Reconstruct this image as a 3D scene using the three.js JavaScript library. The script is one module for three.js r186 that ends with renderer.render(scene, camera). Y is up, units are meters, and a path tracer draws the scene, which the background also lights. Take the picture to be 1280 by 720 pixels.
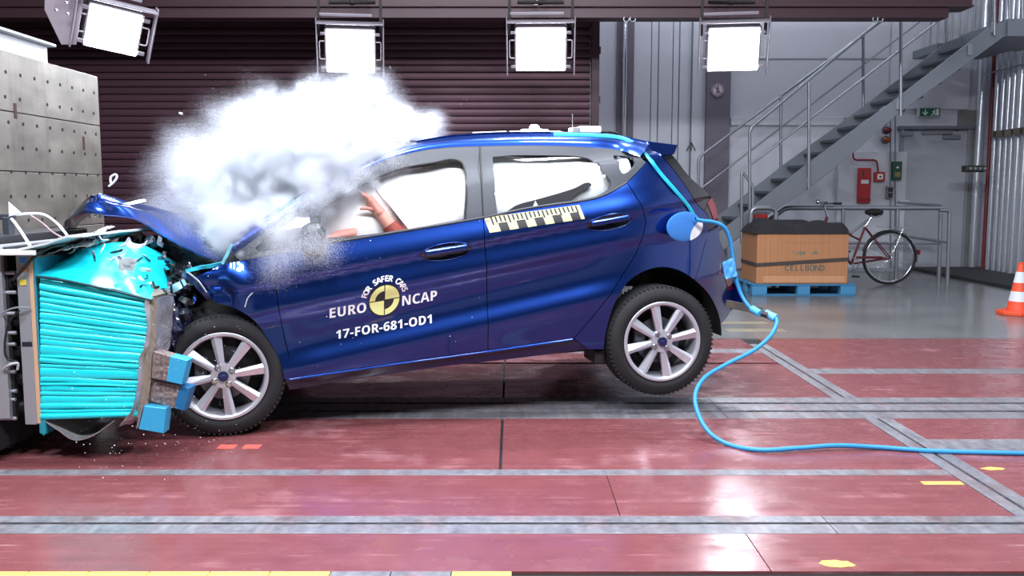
import * as THREE from 'three';
import { RoundedBoxGeometry } from 'three/addons/geometries/RoundedBoxGeometry.js';
import { mergeGeometries, mergeVertices, toCreasedNormals } from 'three/addons/utils/BufferGeometryUtils.js';
import { ImprovedNoise } from 'three/addons/math/ImprovedNoise.js';
import { MarchingCubes } from 'three/addons/objects/MarchingCubes.js';
import { RectAreaLightUniformsLib } from 'three/addons/lights/RectAreaLightUniformsLib.js';
import { FontLoader } from 'three/addons/loaders/FontLoader.js';
import { TextGeometry } from 'three/addons/geometries/TextGeometry.js';

// ---------------------------------------------------------------- camera, light levels, exposure
const scene = new THREE.Scene();
const LENS = 1136, PITCH = Math.atan(120 / LENS), EYE = 1.25;
const camera = new THREE.PerspectiveCamera(2 * Math.atan(360 / LENS) * 180 / Math.PI, 16 / 9, 0.05, 100);
camera.position.set(0, EYE, 0);
camera.rotation.x = -PITCH;
scene.add(camera);
scene.background = new THREE.Color(0x000000);
const renderer = new THREE.WebGLRenderer({ antialias: true });
renderer.toneMapping = THREE.LinearToneMapping;
renderer.toneMappingExposure = 1.8;
renderer.shadowMap.enabled = true;
RectAreaLightUniformsLib.init();
const LAMP_BACK = 36;      // the four floodlights in view
const LAMP_UNSEEN_FRONT = 85;     // unseen floodlight row above the camera, lights the car flank
const LAMP_UNSEEN_TOP = 62;       // unseen bank out of view, lights the impact zone from above
const LAMP_UNSEEN_HALL = 16;       // unseen ceiling tubes, light the back wall and stairs

// ---------------------------------------------------------------- helpers
let seed = 7;
const rnd = () => { seed = (seed * 1664525 + 1013904223) >>> 0; return seed / 4294967296; };
const rr = (a, b) => a + (b - a) * rnd();
const V = (x, y, z) => new THREE.Vector3(x, y, z);
const perlin = new ImprovedNoise();
const noise = (x, y, z) => perlin.noise(x + 31.7, y + 17.3, z + 5.1);
const fbm = (x, y, z, n = 4) => { let s = 0, a = 0.5; for (let i = 0; i < n; i++) { s += a * noise(x, y, z); x *= 2.03; y *= 2.03; z *= 2.03; a *= 0.5; } return s; };
const clamp = (x, a, b) => Math.min(b, Math.max(a, x));
const lerp = (a, b, t) => a + (b - a) * t;
const smooth = (a, b, x) => { const t = clamp((x - a) / (b - a), 0, 1); return t * t * (3 - 2 * t); };

// survey of the photograph: the viewing ray of a pixel, and where it meets an upright plane or the floor
function ray(x, y) {
  const dy = -(y - 360) / LENS, dx = (x - 640) / LENS;
  return V(dx, dy * Math.cos(PITCH) - Math.sin(PITCH), -(Math.cos(PITCH) + dy * Math.sin(PITCH)));
}
function at(x, y, Z) { const d = ray(x, y), t = Z / -d.z; return V(d.x * t, EYE + d.y * t, -Z); }
function ground(x, y, h = 0) { const d = ray(x, y), t = (h - EYE) / d.y; return V(d.x * t, h, d.z * t); }
const rowZ = (y) => ground(640, y).z;

const names = {};
function numbered(n) { const k = names[n] = (names[n] ?? -1) + 1; return k ? n + '_' + String(k).padStart(3, '0') : n; }
function tag(o, label, category, group, kind) {
  if (label) o.userData.label = label;
  if (category) o.userData.category = category;
  if (group) o.userData.group = group;
  if (kind) o.userData.kind = kind;
  return o;
}
function mesh(name, g, m, parent = scene) {
  const list = Array.isArray(g) ? g : [g];
  let geo = list[0];
  if (list.length > 1) {
    geo = mergeGeometries(list.map((x) => {
      let y = x.index ? x.toNonIndexed() : x;
      if (!y.attributes.normal) y.computeVertexNormals();
      if (!y.attributes.uv) y.setAttribute('uv', new THREE.BufferAttribute(new Float32Array(y.attributes.position.count * 2), 2));
      for (const k of Object.keys(y.attributes)) if (!['position', 'normal', 'uv'].includes(k)) y.deleteAttribute(k);
      return y;
    }));
  }
  const o = new THREE.Mesh(geo, m);
  o.name = parent === scene ? numbered(name) : name;
  if (parent !== scene) { const used = new Set(parent.children.map((c) => c.name)); let k = 1, n = name; while (used.has(n)) n = name + '_' + String(k++).padStart(3, '0'); o.name = n; }
  o.castShadow = o.receiveShadow = true;
  parent.add(o);
  return o;
}
function thing(name, label, category, pos = [0, 0, 0], turn = 0, group) {
  const o = new THREE.Group();
  o.name = numbered(name);
  o.position.set(...(pos.isVector3 ? pos.toArray() : pos));
  o.rotation.y = turn;
  scene.add(o);
  return tag(o, label, category, group);
}
function part(name, parent) {
  const o = new THREE.Group(), used = new Set(parent.children.map((c) => c.name));
  let k = 1, n = name; while (used.has(n)) n = name + '_' + String(k++).padStart(3, '0');
  o.name = n; parent.add(o); return o;
}
function copyOf(src, name, label, group) {
  const o = src.clone(); o.name = numbered(name); scene.add(o);
  o.userData = { ...src.userData }; return tag(o, label, null, group);
}
function structure(o) { o.userData.kind = 'structure'; return o; }
const box = (w, h, d, x = 0, y = 0, z = 0) => new THREE.BoxGeometry(w, h, d).translate(x, y, z);
const rbox = (w, h, d, r, x = 0, y = 0, z = 0, s = 2) => new RoundedBoxGeometry(w, h, d, s, Math.min(r, w / 2.01, h / 2.01, d / 2.01)).translate(x, y, z);
function bar(a, b, r, seg = 10, r2 = r) {
  const d = b.clone().sub(a), g = new THREE.CylinderGeometry(r2, r, d.length(), seg);
  g.applyQuaternion(new THREE.Quaternion().setFromUnitVectors(V(0, 1, 0), d.clone().normalize()));
  return g.translate((a.x + b.x) / 2, (a.y + b.y) / 2, (a.z + b.z) / 2);
}
function tube(pts, r, n = 60, seg = 8, closed = false, tension = 0.5) {
  return new THREE.TubeGeometry(new THREE.CatmullRomCurve3(pts, closed, 'centripetal', tension), n, r, seg, closed);
}
// straight runs joined by short bends
function bent(pts, r, bend = 0.08, seg = 8) {
  const path = new THREE.CurvePath();
  let last = pts[0];
  for (let i = 1; i < pts.length - 1; i++) {
    const a = pts[i].clone().add(pts[i - 1].clone().sub(pts[i]).setLength(bend)), b = pts[i].clone().add(pts[i + 1].clone().sub(pts[i]).setLength(bend));
    path.add(new THREE.LineCurve3(last, a)); path.add(new THREE.QuadraticBezierCurve3(a, pts[i], b)); last = b;
  }
  path.add(new THREE.LineCurve3(last, pts[pts.length - 1]));
  const all = [], c = path.curves;
  for (const k of c) for (const p of k.getPoints(k.isLineCurve3 ? 1 : 5)) if (!all.length || all[all.length - 1].distanceTo(p) > 1e-4) all.push(p);
  class Poly extends THREE.Curve { getPoint(t, o = new THREE.Vector3()) { const f = t * (all.length - 1), i = Math.min(all.length - 2, Math.floor(f)); return o.lerpVectors(all[i], all[i + 1], f - i); } getPointAt(t, o) { return this.getPoint(t, o); } getTangentAt(t, o) { return this.getTangent(t, o); } }
  return new THREE.TubeGeometry(new Poly(), all.length - 1, r, seg, false);
}
// a smooth surface through a grid of points, rows x columns
function surface(rows, flip = false) {
  const R = rows.length, C = rows[0].length, pos = [], uv = [], idx = [];
  rows.forEach((row, i) => row.forEach((p, j) => { pos.push(p.x, p.y, p.z); uv.push(j / (C - 1), i / (R - 1)); }));
  for (let i = 0; i < R - 1; i++) for (let j = 0; j < C - 1; j++) {
    const a = i * C + j, b = a + 1, c = a + C, d = c + 1;
    idx.push(...(flip ? [a, b, c, b, d, c] : [a, c, b, b, c, d]));
  }
  const g = new THREE.BufferGeometry();
  g.setAttribute('position', new THREE.Float32BufferAttribute(pos, 3));
  g.setAttribute('uv', new THREE.Float32BufferAttribute(uv, 2));
  g.setIndex(idx); g.computeVertexNormals();
  return g;
}
// the same with a second skin behind it and closed edges
function shell(rows, t) {
  const g = surface(rows), n = g.attributes.normal, R = rows.length, C = rows[0].length;
  const back = rows.map((row, i) => row.map((p, j) => { const k = i * C + j; return V(p.x - n.getX(k) * t, p.y - n.getY(k) * t, p.z - n.getZ(k) * t); }));
  const rim = [];
  for (let j = 0; j < C; j++) rim.push([rows[0][j], back[0][j]]);
  for (let i = 1; i < R; i++) rim.push([rows[i][C - 1], back[i][C - 1]]);
  for (let j = C - 2; j >= 0; j--) rim.push([rows[R - 1][j], back[R - 1][j]]);
  for (let i = R - 2; i >= 0; i--) rim.push([rows[i][0], back[i][0]]);
  return mergeGeometries([g.toNonIndexed(), surface(back, true).toNonIndexed(), surface(rim, true).toNonIndexed()]);
}
function mirrored(g) {
  const m = g.clone().scale(1, 1, -1);
  if (m.index) { const a = m.index.array; for (let i = 0; i < a.length; i += 3) { const t = a[i]; a[i] = a[i + 1]; a[i + 1] = t; } return m; }
  for (const k of Object.keys(m.attributes)) {
    const at_ = m.attributes[k], s = at_.itemSize, a = at_.array;
    for (let i = 0; i < at_.count; i += 3) for (let c = 0; c < s; c++) { const t = a[i * s + c]; a[i * s + c] = a[(i + 1) * s + c]; a[(i + 1) * s + c] = t; }
  }
  return m;
}
function std(color, roughness = 0.6, metalness = 0, extra = {}) { return new THREE.MeshPhysicalMaterial({ color, roughness, metalness, ...extra }); }
function canvas(w, h, draw, extra) {
  const c = document.createElement('canvas'); c.width = w; c.height = h;
  draw(c.getContext('2d'), w, h);
  const t = new THREE.CanvasTexture(c); t.colorSpace = THREE.SRGBColorSpace; t.magFilter = THREE.LinearFilter;
  return Object.assign(t, extra);
}
function grid(w, h, f, srgb = true) {
  const d = new Uint8Array(w * h * 4);
  for (let y = 0; y < h; y++) for (let x = 0; x < w; x++) { const c = f(x / w, y / h, x, y), o = (y * w + x) * 4; d[o] = clamp(c[0], 0, 1) * 255; d[o + 1] = clamp(c[1], 0, 1) * 255; d[o + 2] = clamp(c[2], 0, 1) * 255; d[o + 3] = 255; }
  const t = new THREE.DataTexture(d, w, h); t.magFilter = THREE.LinearFilter; t.wrapS = t.wrapT = THREE.MirroredRepeatWrapping; t.needsUpdate = true;
  if (srgb) t.colorSpace = THREE.SRGBColorSpace;
  return t;
}
const sized = (t, u, v) => { const c = t.clone(); c.repeat.set(u, v); c.needsUpdate = true; return c; };
// uv in metres from the two largest axes of each face
function metreUV(g) {
  const p = g.attributes.position, n = g.attributes.normal, uv = new Float32Array(p.count * 2);
  for (let i = 0; i < p.count; i++) {
    const ax = Math.abs(n.getX(i)), ay = Math.abs(n.getY(i)), az = Math.abs(n.getZ(i));
    if (ay >= ax && ay >= az) { uv[i * 2] = p.getX(i); uv[i * 2 + 1] = p.getZ(i); } else if (az >= ax) { uv[i * 2] = p.getX(i); uv[i * 2 + 1] = p.getY(i); } else { uv[i * 2] = p.getZ(i); uv[i * 2 + 1] = p.getY(i); }
  }
  g.setAttribute('uv', new THREE.BufferAttribute(uv, 2)); return g;
}
const font = await new FontLoader().loadAsync('fonts/droid/droid_sans_bold.typeface.json');
// ---------------------------------------------------------------- materials of the hall
// red deck paint: worn, with streaks along the track, tyre dust and pale scuffs
const deckTone = grid(1024, 1024, (u, v) => {
  const s = fbm(u * 4, v * 60, 1) * 0.5 + fbm(u * 18, v * 18, 3) * 0.5, w = fbm(u * 5, v * 5, 9, 5), scratch = Math.max(0, fbm(u * 9, v * 160, 20, 3) - 0.24) * 1.6;
  const pale = smooth(0.12, 0.42, w + s * 0.5) * 0.3 + scratch;
  return [0.475 + 0.09 * s + pale * 0.3, 0.27 + 0.07 * s + pale * 0.38, 0.28 + 0.07 * s + pale * 0.4];
});
const deckRough = grid(512, 512, (u, v) => { const r = 0.24 + 0.16 * fbm(u * 6, v * 40, 2) + 0.2 * fbm(u * 12, v * 12, 7); return [r, r, r]; }, false);
const deckPaint = std(0xffffff, 1, 0, { map: sized(deckTone, 0.42, 0.42), roughnessMap: sized(deckRough, 0.5, 0.5) });
const steelTone = grid(512, 512, (u, v) => { const s = fbm(u * 30, v * 6, 4) * 0.4 + fbm(u * 40, v * 40, 6) * 0.35, r = Math.max(0, fbm(u * 7, v * 7, 12)); return [0.5 + s * 0.42 + r * 0.05, 0.5 + s * 0.42 - r * 0.12, 0.525 + s * 0.42 - r * 0.15]; });
const stripSteel = std(0xffffff, 0.42, 0.35, { map: sized(steelTone, 0.8, 0.8) });
const slotBlack = std(0x0b0b0c, 0.8);
const slabTone = grid(512, 512, (u, v) => { const s = fbm(u * 6, v * 6, 2, 5); return [0.42 + s * 0.12, 0.425 + s * 0.12, 0.425 + s * 0.12]; });
const slabMat = std(0xffffff, 0.22, 0, { map: sized(slabTone, 0.2, 0.2) });
const yellowPaint = std(0xd2b45c, 0.55);
const wallWhite = std(0xccced6, 0.55);
const wallDark = std(0x55535a, 0.8);  // unseen walls and ceiling kept dark so they bounce little light
const maroonGlowSteel = std(0x3c242c, 0.5, 0.15);  // maroon also carries the pink glow of the lamps in the colour
const shutterMat = std(0x4e323d, 0.5, 0.35);  // slat tone takes in some of the pink lamp glow
const galvanised = std(0x9a9ea4, 0.38, 0.75);
const chrome = std(0xd6d9dd, 0.14, 1), polished = std(0xd9dde4, 0.26, 0.75);
const greyColumn = std(0x6f6a74, 0.6);
const greySteel = std(0x80868d, 0.45, 0.45);
const plinthMat = std(0x2b2c2f, 0.8);

// ---------------------------------------------------------------- floor
{
  const floor = new THREE.Group(); floor.name = 'floor'; scene.add(floor); structure(floor);
  const X0 = -8, X1 = 7.7, XD = 2.03;
  mesh('concrete_slab', metreUV(box(X1 - X0 + 0.6, 0.3, 23, (X0 + X1) / 2, -0.165, -4.2)), slabMat, floor);
  mesh('slot_bed', metreUV(box(X1 - X0, 0.004, 7.4, (X0 + X1) / 2, -0.0125, -4.0)), slotBlack, floor);
  mesh('hall_screed', metreUV(box(X1 - X0, 0.014, 7.4, (X0 + X1) / 2, -0.007, rowZ(423) - 3.7)), slabMat, floor);
  const plate = (name, y0, y1, x0, x1, m = deckPaint, h = 0) => {
    const z0 = rowZ(y0), z1 = rowZ(y1), g = rbox(x1 - x0 - 0.003, 0.014, z1 - z0 - 0.002, 0.0015, (x0 + x1) / 2, -0.007 + h, (z0 + z1) / 2, 1);
    return mesh(name, metreUV(g), m, floor);
  };
  const xa = XD - 0.075, xb = XD + 0.075;
  // left of the lengthwise strip: two fields parted by the joint at the centre
  for (const [x0, x1] of [[X0, -4.2], [-4.2, -0.058], [-0.048, xa]]) {
    plate('deck_plate', 423.3, 436, x0, x1);
    plate('deck_plate', 441, 453, x0, x1);
    plate('deck_plate', 455, 497, x0, x1);
    plate('deck_plate', 523, 587, x0, x1);
  }
  for (const [x0, x1] of [[X0, -3.1], [-3.1, 0.42], [0.42, xa]]) plate('deck_plate', 594, 645, x0, x1);
  for (const [x0, x1] of [[X0, -2.2], [-2.2, 0.86], [0.86, X1]]) { plate('deck_plate', 667, 714, x0, x1); }
  for (const [x0, x1] of [[xb, 4.6], [4.6, X1]]) {
    plate('deck_plate', 423.3, 461, x0, x1); plate('deck_plate', 467, 497, x0, x1);
    plate('deck_plate', 523, 549, x0, x1); plate('deck_plate', 563, 645, x0, x1);
    plate('steel_strip', 461, 467, x0, x1, stripSteel, 0.001); plate('steel_strip', 549, 563, x0, x1, stripSteel, 0.001);
  }
  plate('steel_strip', 436, 441, X0, xa, stripSteel, 0.001);
  plate('steel_strip', 587, 594, X0, xa, stripSteel, 0.001);
  for (const [a, b] of [[497, 503], [505.2, 513], [515.2, 523], [645, 653], [655.5, 667]]) for (const [x0, x1] of [[X0, -2.4], [-2.4, 1.2], [1.2, 4.4], [4.4, X1]]) plate('rail_strip', a, b, x0, x1, stripSteel, 0.001);
  // lengthwise strip with its slot
  for (const [a, b] of [[430, 497], [523, 645]]) for (const s of [-1, 1]) {
    const z0 = rowZ(a), z1 = rowZ(b), w = s < 0 ? 0.062 : 0.066;
    mesh('lengthwise_strip', metreUV(rbox(w, 0.014, z1 - z0 - 0.004, 0.0015, XD + s * (0.009 + w / 2), -0.006, (z0 + z1) / 2, 1)), stripSteel, floor);
  }
  // front edge of the pit: yellow and grey marking plates
  for (let k = 0; k < 40; k++) plate('marking_plate', 714, 752, X0 + k * 0.2, X0 + k * 0.2 + 0.2, Math.abs(Math.sin(k * 12.9898)) > 0.42 ? yellowPaint : stripSteel);
  mesh('slab_edge', metreUV(box(X1 - X0, 0.014, 9, (X0 + X1) / 2, -0.007, rowZ(752) + 4.5)), slabMat, floor);
  // painted marks
  const mark = (x0, y0, x1, y1, m = yellowPaint) => { const a = ground(x0, y0), b = ground(x1, y1); mesh('painted_mark', box(b.x - a.x, 0.0012, Math.abs(b.z - a.z), (a.x + b.x) / 2, 0.0008, (a.z + b.z) / 2), m, floor); };
  mark(1150, 602, 1206, 606);
  const blot = (x, y, rx, rz) => { const c = ground(x, y), s = new THREE.Shape(); for (let k = 0; k <= 24; k++) { const a = k / 24 * Math.PI * 2, r = 1 + 0.35 * noise(Math.cos(a) * 1.7 + x, Math.sin(a) * 1.7, y); s[k ? 'lineTo' : 'moveTo'](Math.cos(a) * rx * r, Math.sin(a) * rz * r); } mesh('yellow_blot', new THREE.ExtrudeGeometry(s, { depth: 0.001, bevelEnabled: false }).rotateX(-Math.PI / 2).translate(c.x, 0.0003, c.z), yellowPaint, floor); };
  blot(1047, 705, 0.055, 0.03); blot(1242, 586, 0.055, 0.022);
  mark(898, 402, 962, 405, std(0x7c7562, 0.5)); mark(905, 411, 985, 415, std(0x7c7562, 0.5));
  const red = std(0xd65a50, 0.6); mark(276, 556, 292, 561, red); mark(307, 556, 323, 561, red);
}

// ---------------------------------------------------------------- hall shell
const BACK = -14.7, SHUT = -12.0;
{
  const w = (name, g, m) => structure(mesh(name, metreUV(g), m));
  w('wall_back', box(9, 7.2, 0.3, 3.5, 3.3, BACK - 0.15), wallWhite);
  w('wall_right', box(0.3, 7.2, 23, 7.85, 3.3, -4.2), wallWhite);
  w('wall_left', box(0.3, 7.2, 23, -8.15, 3.3, -4.2), wallDark);
  w('wall_front', box(16.3, 7.2, 0.3, -0.15, 3.3, 7.15), wallDark);
  w('ceiling', box(16.6, 0.3, 23, -0.15, 6.85, -4.2), wallDark);
  // dark roller shutter that closes the left half of the hall
  const xr = at(748, 120, -SHUT).x, sh = new THREE.Group(); sh.name = 'wall_shutter'; scene.add(sh); structure(sh);
  const pitch = 0.093, n = 36, prof = new THREE.Shape();
  prof.moveTo(0, 0); prof.lineTo(0.03, 0.004); prof.quadraticCurveTo(0.042, pitch * 0.5, 0.03, pitch - 0.01); prof.lineTo(0.006, pitch - 0.003); prof.lineTo(0, pitch - 0.003); prof.closePath();
  const xl = -8, len = xr - 0.11 - xl;
  const slat = new THREE.ExtrudeGeometry(prof, { depth: len, bevelEnabled: false }).rotateY(-Math.PI / 2).translate(xl + len, 0, SHUT);
  for (let k = 0; k < n; k++) { const o = mesh('slat', slat, shutterMat, sh); o.position.y = k * pitch; }
  mesh('shutter_backing', box(len + 0.2, 4, 0.06, xl + len / 2, 2, SHUT - 0.08), wallDark, sh);
  mesh('shutter_header', box(len + 0.2, 3.3, 0.12, xl + len / 2, n * pitch + 1.65, SHUT), maroonGlowSteel, sh);
  mesh('guide_rail', rbox(0.1, 6.7, 0.2, 0.006, xr - 0.05, 3.35, SHUT), maroonGlowSteel, sh);
  for (let k = 0; k < 4; k++) mesh('guide_bolt', rbox(0.02, 0.09, 0.04, 0.004, xr + 0.008, 1.2 + k * 0.62, SHUT + 0.07), shutterMat, sh);
  w('wall_return', box(0.12, 7, -SHUT + BACK < 0 ? 2.7 : 2.7, xr - 0.06, 3.35, (SHUT + BACK) / 2), wallWhite);
  // crane girder across the hall with its rail line
  const gz = 10.6, bl = at(640, 22, gz).y, g = new THREE.Group(); g.name = 'trim_girder'; scene.add(g); structure(g);
  const xg = at(1186, 15, gz).x, xg2 = at(1216, 5, gz).x;
  mesh('girder_web', box(xg + 8, 1.1, 0.26, (xg - 8) / 2, bl + 0.55 + 0.0, -gz - 0.13), maroonGlowSteel, g);
  mesh('girder_flange', rbox(xg2 + 8, 0.02, 0.34, 0.004, (xg2 - 8) / 2, at(640, 8, gz).y, -gz - 0.13), maroonGlowSteel, g);
  mesh('girder_stub', box(xg2 - xg, 1.0, 0.24, (xg + xg2) / 2, at(640, 9, gz).y + 0.5, -gz - 0.13), maroonGlowSteel, g);
  const num = new TextGeometry('4', { font, size: 0.105, depth: 0.004, curveSegments: 4 }), p4 = at(667.5, 9.5, gz);
  num.translate(p4.x, p4.y, p4.z + 0.002);
  mesh('girder_number', num, std(0xe8e8ea, 0.6), g);
  for (const [x, y] of [[1098, 18], [1104, 18], [784, 25], [792, 25]]) mesh('girder_hook', new THREE.TorusGeometry(0.03, 0.008, 6, 14, 4.2).rotateZ(2.4).translate(at(x, y, gz - 0.1).x, at(x, 22, gz).y - 0.02, -gz + 0.02), galvanised, g);
}
// cladding, seams, columns and pipes on the back wall
{
  const Zw = -BACK, b = (x0, y0, x1, y1, t, m, name) => { const p = at(x0, y0, Zw), q = at(x1, y1, Zw); return structure(mesh(name, metreUV(rbox(Math.abs(q.x - p.x), Math.abs(p.y - q.y), t, 0.004, (p.x + q.x) / 2, (p.y + q.y) / 2, BACK + t / 2, 1)), m)); };
  const cl = new THREE.Group(); cl.name = 'trim_cladding'; scene.add(cl); structure(cl);
  const xs = [748, 771, 813, 822, 840, 848, 864, 887];
  for (let i = 0; i < xs.length - 1; i++) {
    const p = at(xs[i], 100, Zw), q = at(xs[i + 1], 100, Zw);
    mesh('cladding_panel', metreUV(rbox(q.x - p.x - 0.012, 6.6, 0.05, 0.008, (p.x + q.x) / 2, 3.3, BACK + 0.025 + (i % 2) * 0.012, 1)), wallWhite, cl);
  }
  for (const [x0, y0, x1, y1] of [[906, -160, 1110, 74], [906, 76, 1110, 148], [906, 150, 1046, 336], [1112, -160, 1212, 137], [1205, 139, 1214, 340]]) {
    const p = at(x0, y0, Zw), q = at(x1, y1, Zw); p.x = at(x0, 100, Zw).x; q.x = at(x1, 100, Zw).x;
    mesh('cladding_panel', metreUV(rbox(q.x - p.x - 0.01, p.y - q.y - 0.008, 0.03, 0.006, (p.x + q.x) / 2, (p.y + q.y) / 2, BACK + 0.015, 1)), wallWhite, cl);
  }
  b(887, -160, 905, 338, 0.16, greyColumn, 'trim_column');
  b(773, -160, 788, 338, 0.1, greyColumn, 'trim_pilaster');
  b(1197, 138, 1206, 340, 0.06, std(0x7f7e7c, 0.8), 'trim_pillar');
  b(1046, 190, 1124, 334, 0.12, std(0xc9ccd2, 0.5), 'trim_pier');
  b(912, 147, 1052, 157, 0.09, wallWhite, 'trim_ledge');
  b(925, 334, 1110, 346, 0.35, std(0x8d9095, 0.7), 'trim_kerb');
  // dark plinth along the right wall
  structure(mesh('trim_plinth', metreUV(rbox(1.25, 0.05, 6.6, 0.01, 7.05, 0.025, -11.35, 1)), plinthMat));
  const pipe = (name, label, x, r, m, y0 = -160, y1 = 335, z = 0.14, cat = 'pipe') => {
    const p = at(x, 100, Zw - z), o = mesh(name, [bar(V(p.x, 0.1, -(Zw - z)), V(p.x, 6.6, -(Zw - z)), r, 14), ...[0.9, 2.05, 3.3].map((h) => new THREE.CylinderGeometry(r * 1.25, r * 1.25, 0.03, 14).translate(p.x, h, -(Zw - z)))], m);
    return tag(o, label, cat);
  };
  pipe('downpipe', 'bright steel pipe running up the grey pilaster behind the car roof', 781, 0.035, chrome, 0, 0, 0.17);
  pipe('conduit', 'thin grey conduit on the wall left of the spoiler, ending in a branched clamp', 864, 0.01, greySteel, 0, 0, 0.1, 'conduit');
  const c = at(864, 178, Zw - 0.1), f = [];
  for (const k of [-0.07, 0, 0.07]) f.push(bar(V(c.x, c.y, c.z), V(c.x + k, c.y - 0.13, c.z), 0.008, 6));
  tag(mesh('conduit_clamp', f, plinthMat), 'small dark three-pronged clamp at the foot of the thin conduit', 'clamp');
  // door
  const d0 = at(1124, 160, Zw), d1 = at(1201, 337, Zw), door = new THREE.Group(); door.name = 'door_1'; scene.add(door); structure(door);
  const dw = d1.x - d0.x, dh = d0.y, cx = (d0.x + d1.x) / 2;
  mesh('door_leaf', rbox(dw - 0.1, dh - 0.06, 0.05, 0.004, cx, (dh - 0.06) / 2, BACK + 0.06, 1), std(0xa9adb4, 0.5), door);
  for (const s of [-1, 1]) mesh('door_jamb', rbox(0.05, dh, 0.1, 0.005, cx + s * (dw / 2 - 0.025), dh / 2, BACK + 0.05, 1), std(0x8b8f97, 0.5), door);
  mesh('door_head', rbox(dw + 0.08, 0.05, 0.12, 0.005, cx, dh, BACK + 0.06, 1), std(0x6c7078, 0.5), door);
  const bx = (x0, y0, x1, y1, t, m, n, z = 0.09) => { const p = at(x0, y0, Zw - z), q = at(x1, y1, Zw - z); mesh(n, rbox(q.x - p.x, p.y - q.y, t, 0.005, (p.x + q.x) / 2, (p.y + q.y) / 2, BACK + z + t / 2, 1), m, door); };
  bx(1152, 165, 1190, 168, 0.03, greySteel, 'closer_arm', 0.1); bx(1178, 169, 1199, 174, 0.06, greySteel, 'door_closer'); bx(1125, 164, 1140, 170, 0.06, greySteel, 'door_closer');
  bx(1122, 250, 1136, 253, 0.05, chrome, 'door_handle');
}
// right wall: bank of upright pipes
{
  const feet = [[1210.5, 336, 0.035, galvanised], [1217, 339, 0.075, polished], [1230.5, 340.5, 0.03, std(0x6e2326, 0.45)], [1236.6, 341.5, 0.042, polished], [1244, 343, 0.042, polished], [1251, 344.5, 0.042, polished], [1257.5, 346, 0.042, polished], [1265.6, 347.6, 0.055, polished], [1274, 349.5, 0.05, polished], [1283, 352, 0.05, polished]];
  const lab = ['thin dull pipe in the corner beside the concrete pillar', 'wide polished pipe nearest the door, with a collar halfway', 'dark red pipe between the polished pipes on the right', 'polished pipe directly right of the dark red pipe', 'second polished pipe right of the dark red pipe', 'third polished pipe right of the dark red pipe', 'fourth polished pipe right of the dark red pipe', 'thicker polished pipe, fifth right of the dark red pipe', 'polished pipe directly above the traffic cone at the right edge', 'polished pipe at the very right edge of the picture'];
  feet.forEach(([x, y, r, m], i) => {
    const X = 7.42; let zz = 14; for (let k = 0; k < 8; k++) zz *= X / at(x, 300, zz).x; const Z = -zz, g = [bar(V(X, 0.05, Z), V(X, 5, Z), r, 16)];
    for (const h of [1.15, 1.95]) g.push(new THREE.CylinderGeometry(r * 1.18, r * 1.18, 0.02, 16).translate(X, h + (i % 3) * 0.06, Z));
    tag(mesh('steel_pipe', g, m), lab[i], 'pipe', 'upright pipes on the right wall');
  });
  const a = at(1238, 200, 13.9), rail = thing('pipe_rail', 'brown slotted rail clamped across the polished pipes', 'rail', [7.32, 2.12, -12.9]);
  mesh('channel', rbox(0.05, 0.1, 2.2, 0.006), std(0x7b7264, 0.6, 0.3), rail);
  for (let k = 0; k < 9; k++) mesh('slot_block', rbox(0.012, 0.07, 0.05, 0.004, -0.026, 0, -1 + k * 0.24), plinthMat, rail);
  const mf = thing('pipe_manifold', 'dark valve block on the wide polished pipe', 'valve', at(1217, 211, 13.7));
  mesh('valve_body', rbox(0.3, 0.1, 0.16, 0.02), std(0x3c4034, 0.5, 0.4), mf);
  for (let k = 0; k < 4; k++) mesh('valve_knob', new THREE.CylinderGeometry(0.022, 0.022, 0.08, 10).rotateX(Math.PI / 2).translate(-0.11 + k * 0.07, 0, 0.1), galvanised, mf);
  tag(mesh('pipe_rod', bar(V(7.25, at(1260, 78, 12.9).y, -14.2), V(7.25, at(1260, 78, 12.9).y + 0.02, -11.4), 0.014, 8), galvanised), 'thin rod running across the tops of the polished pipes', 'rod');
}
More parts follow.
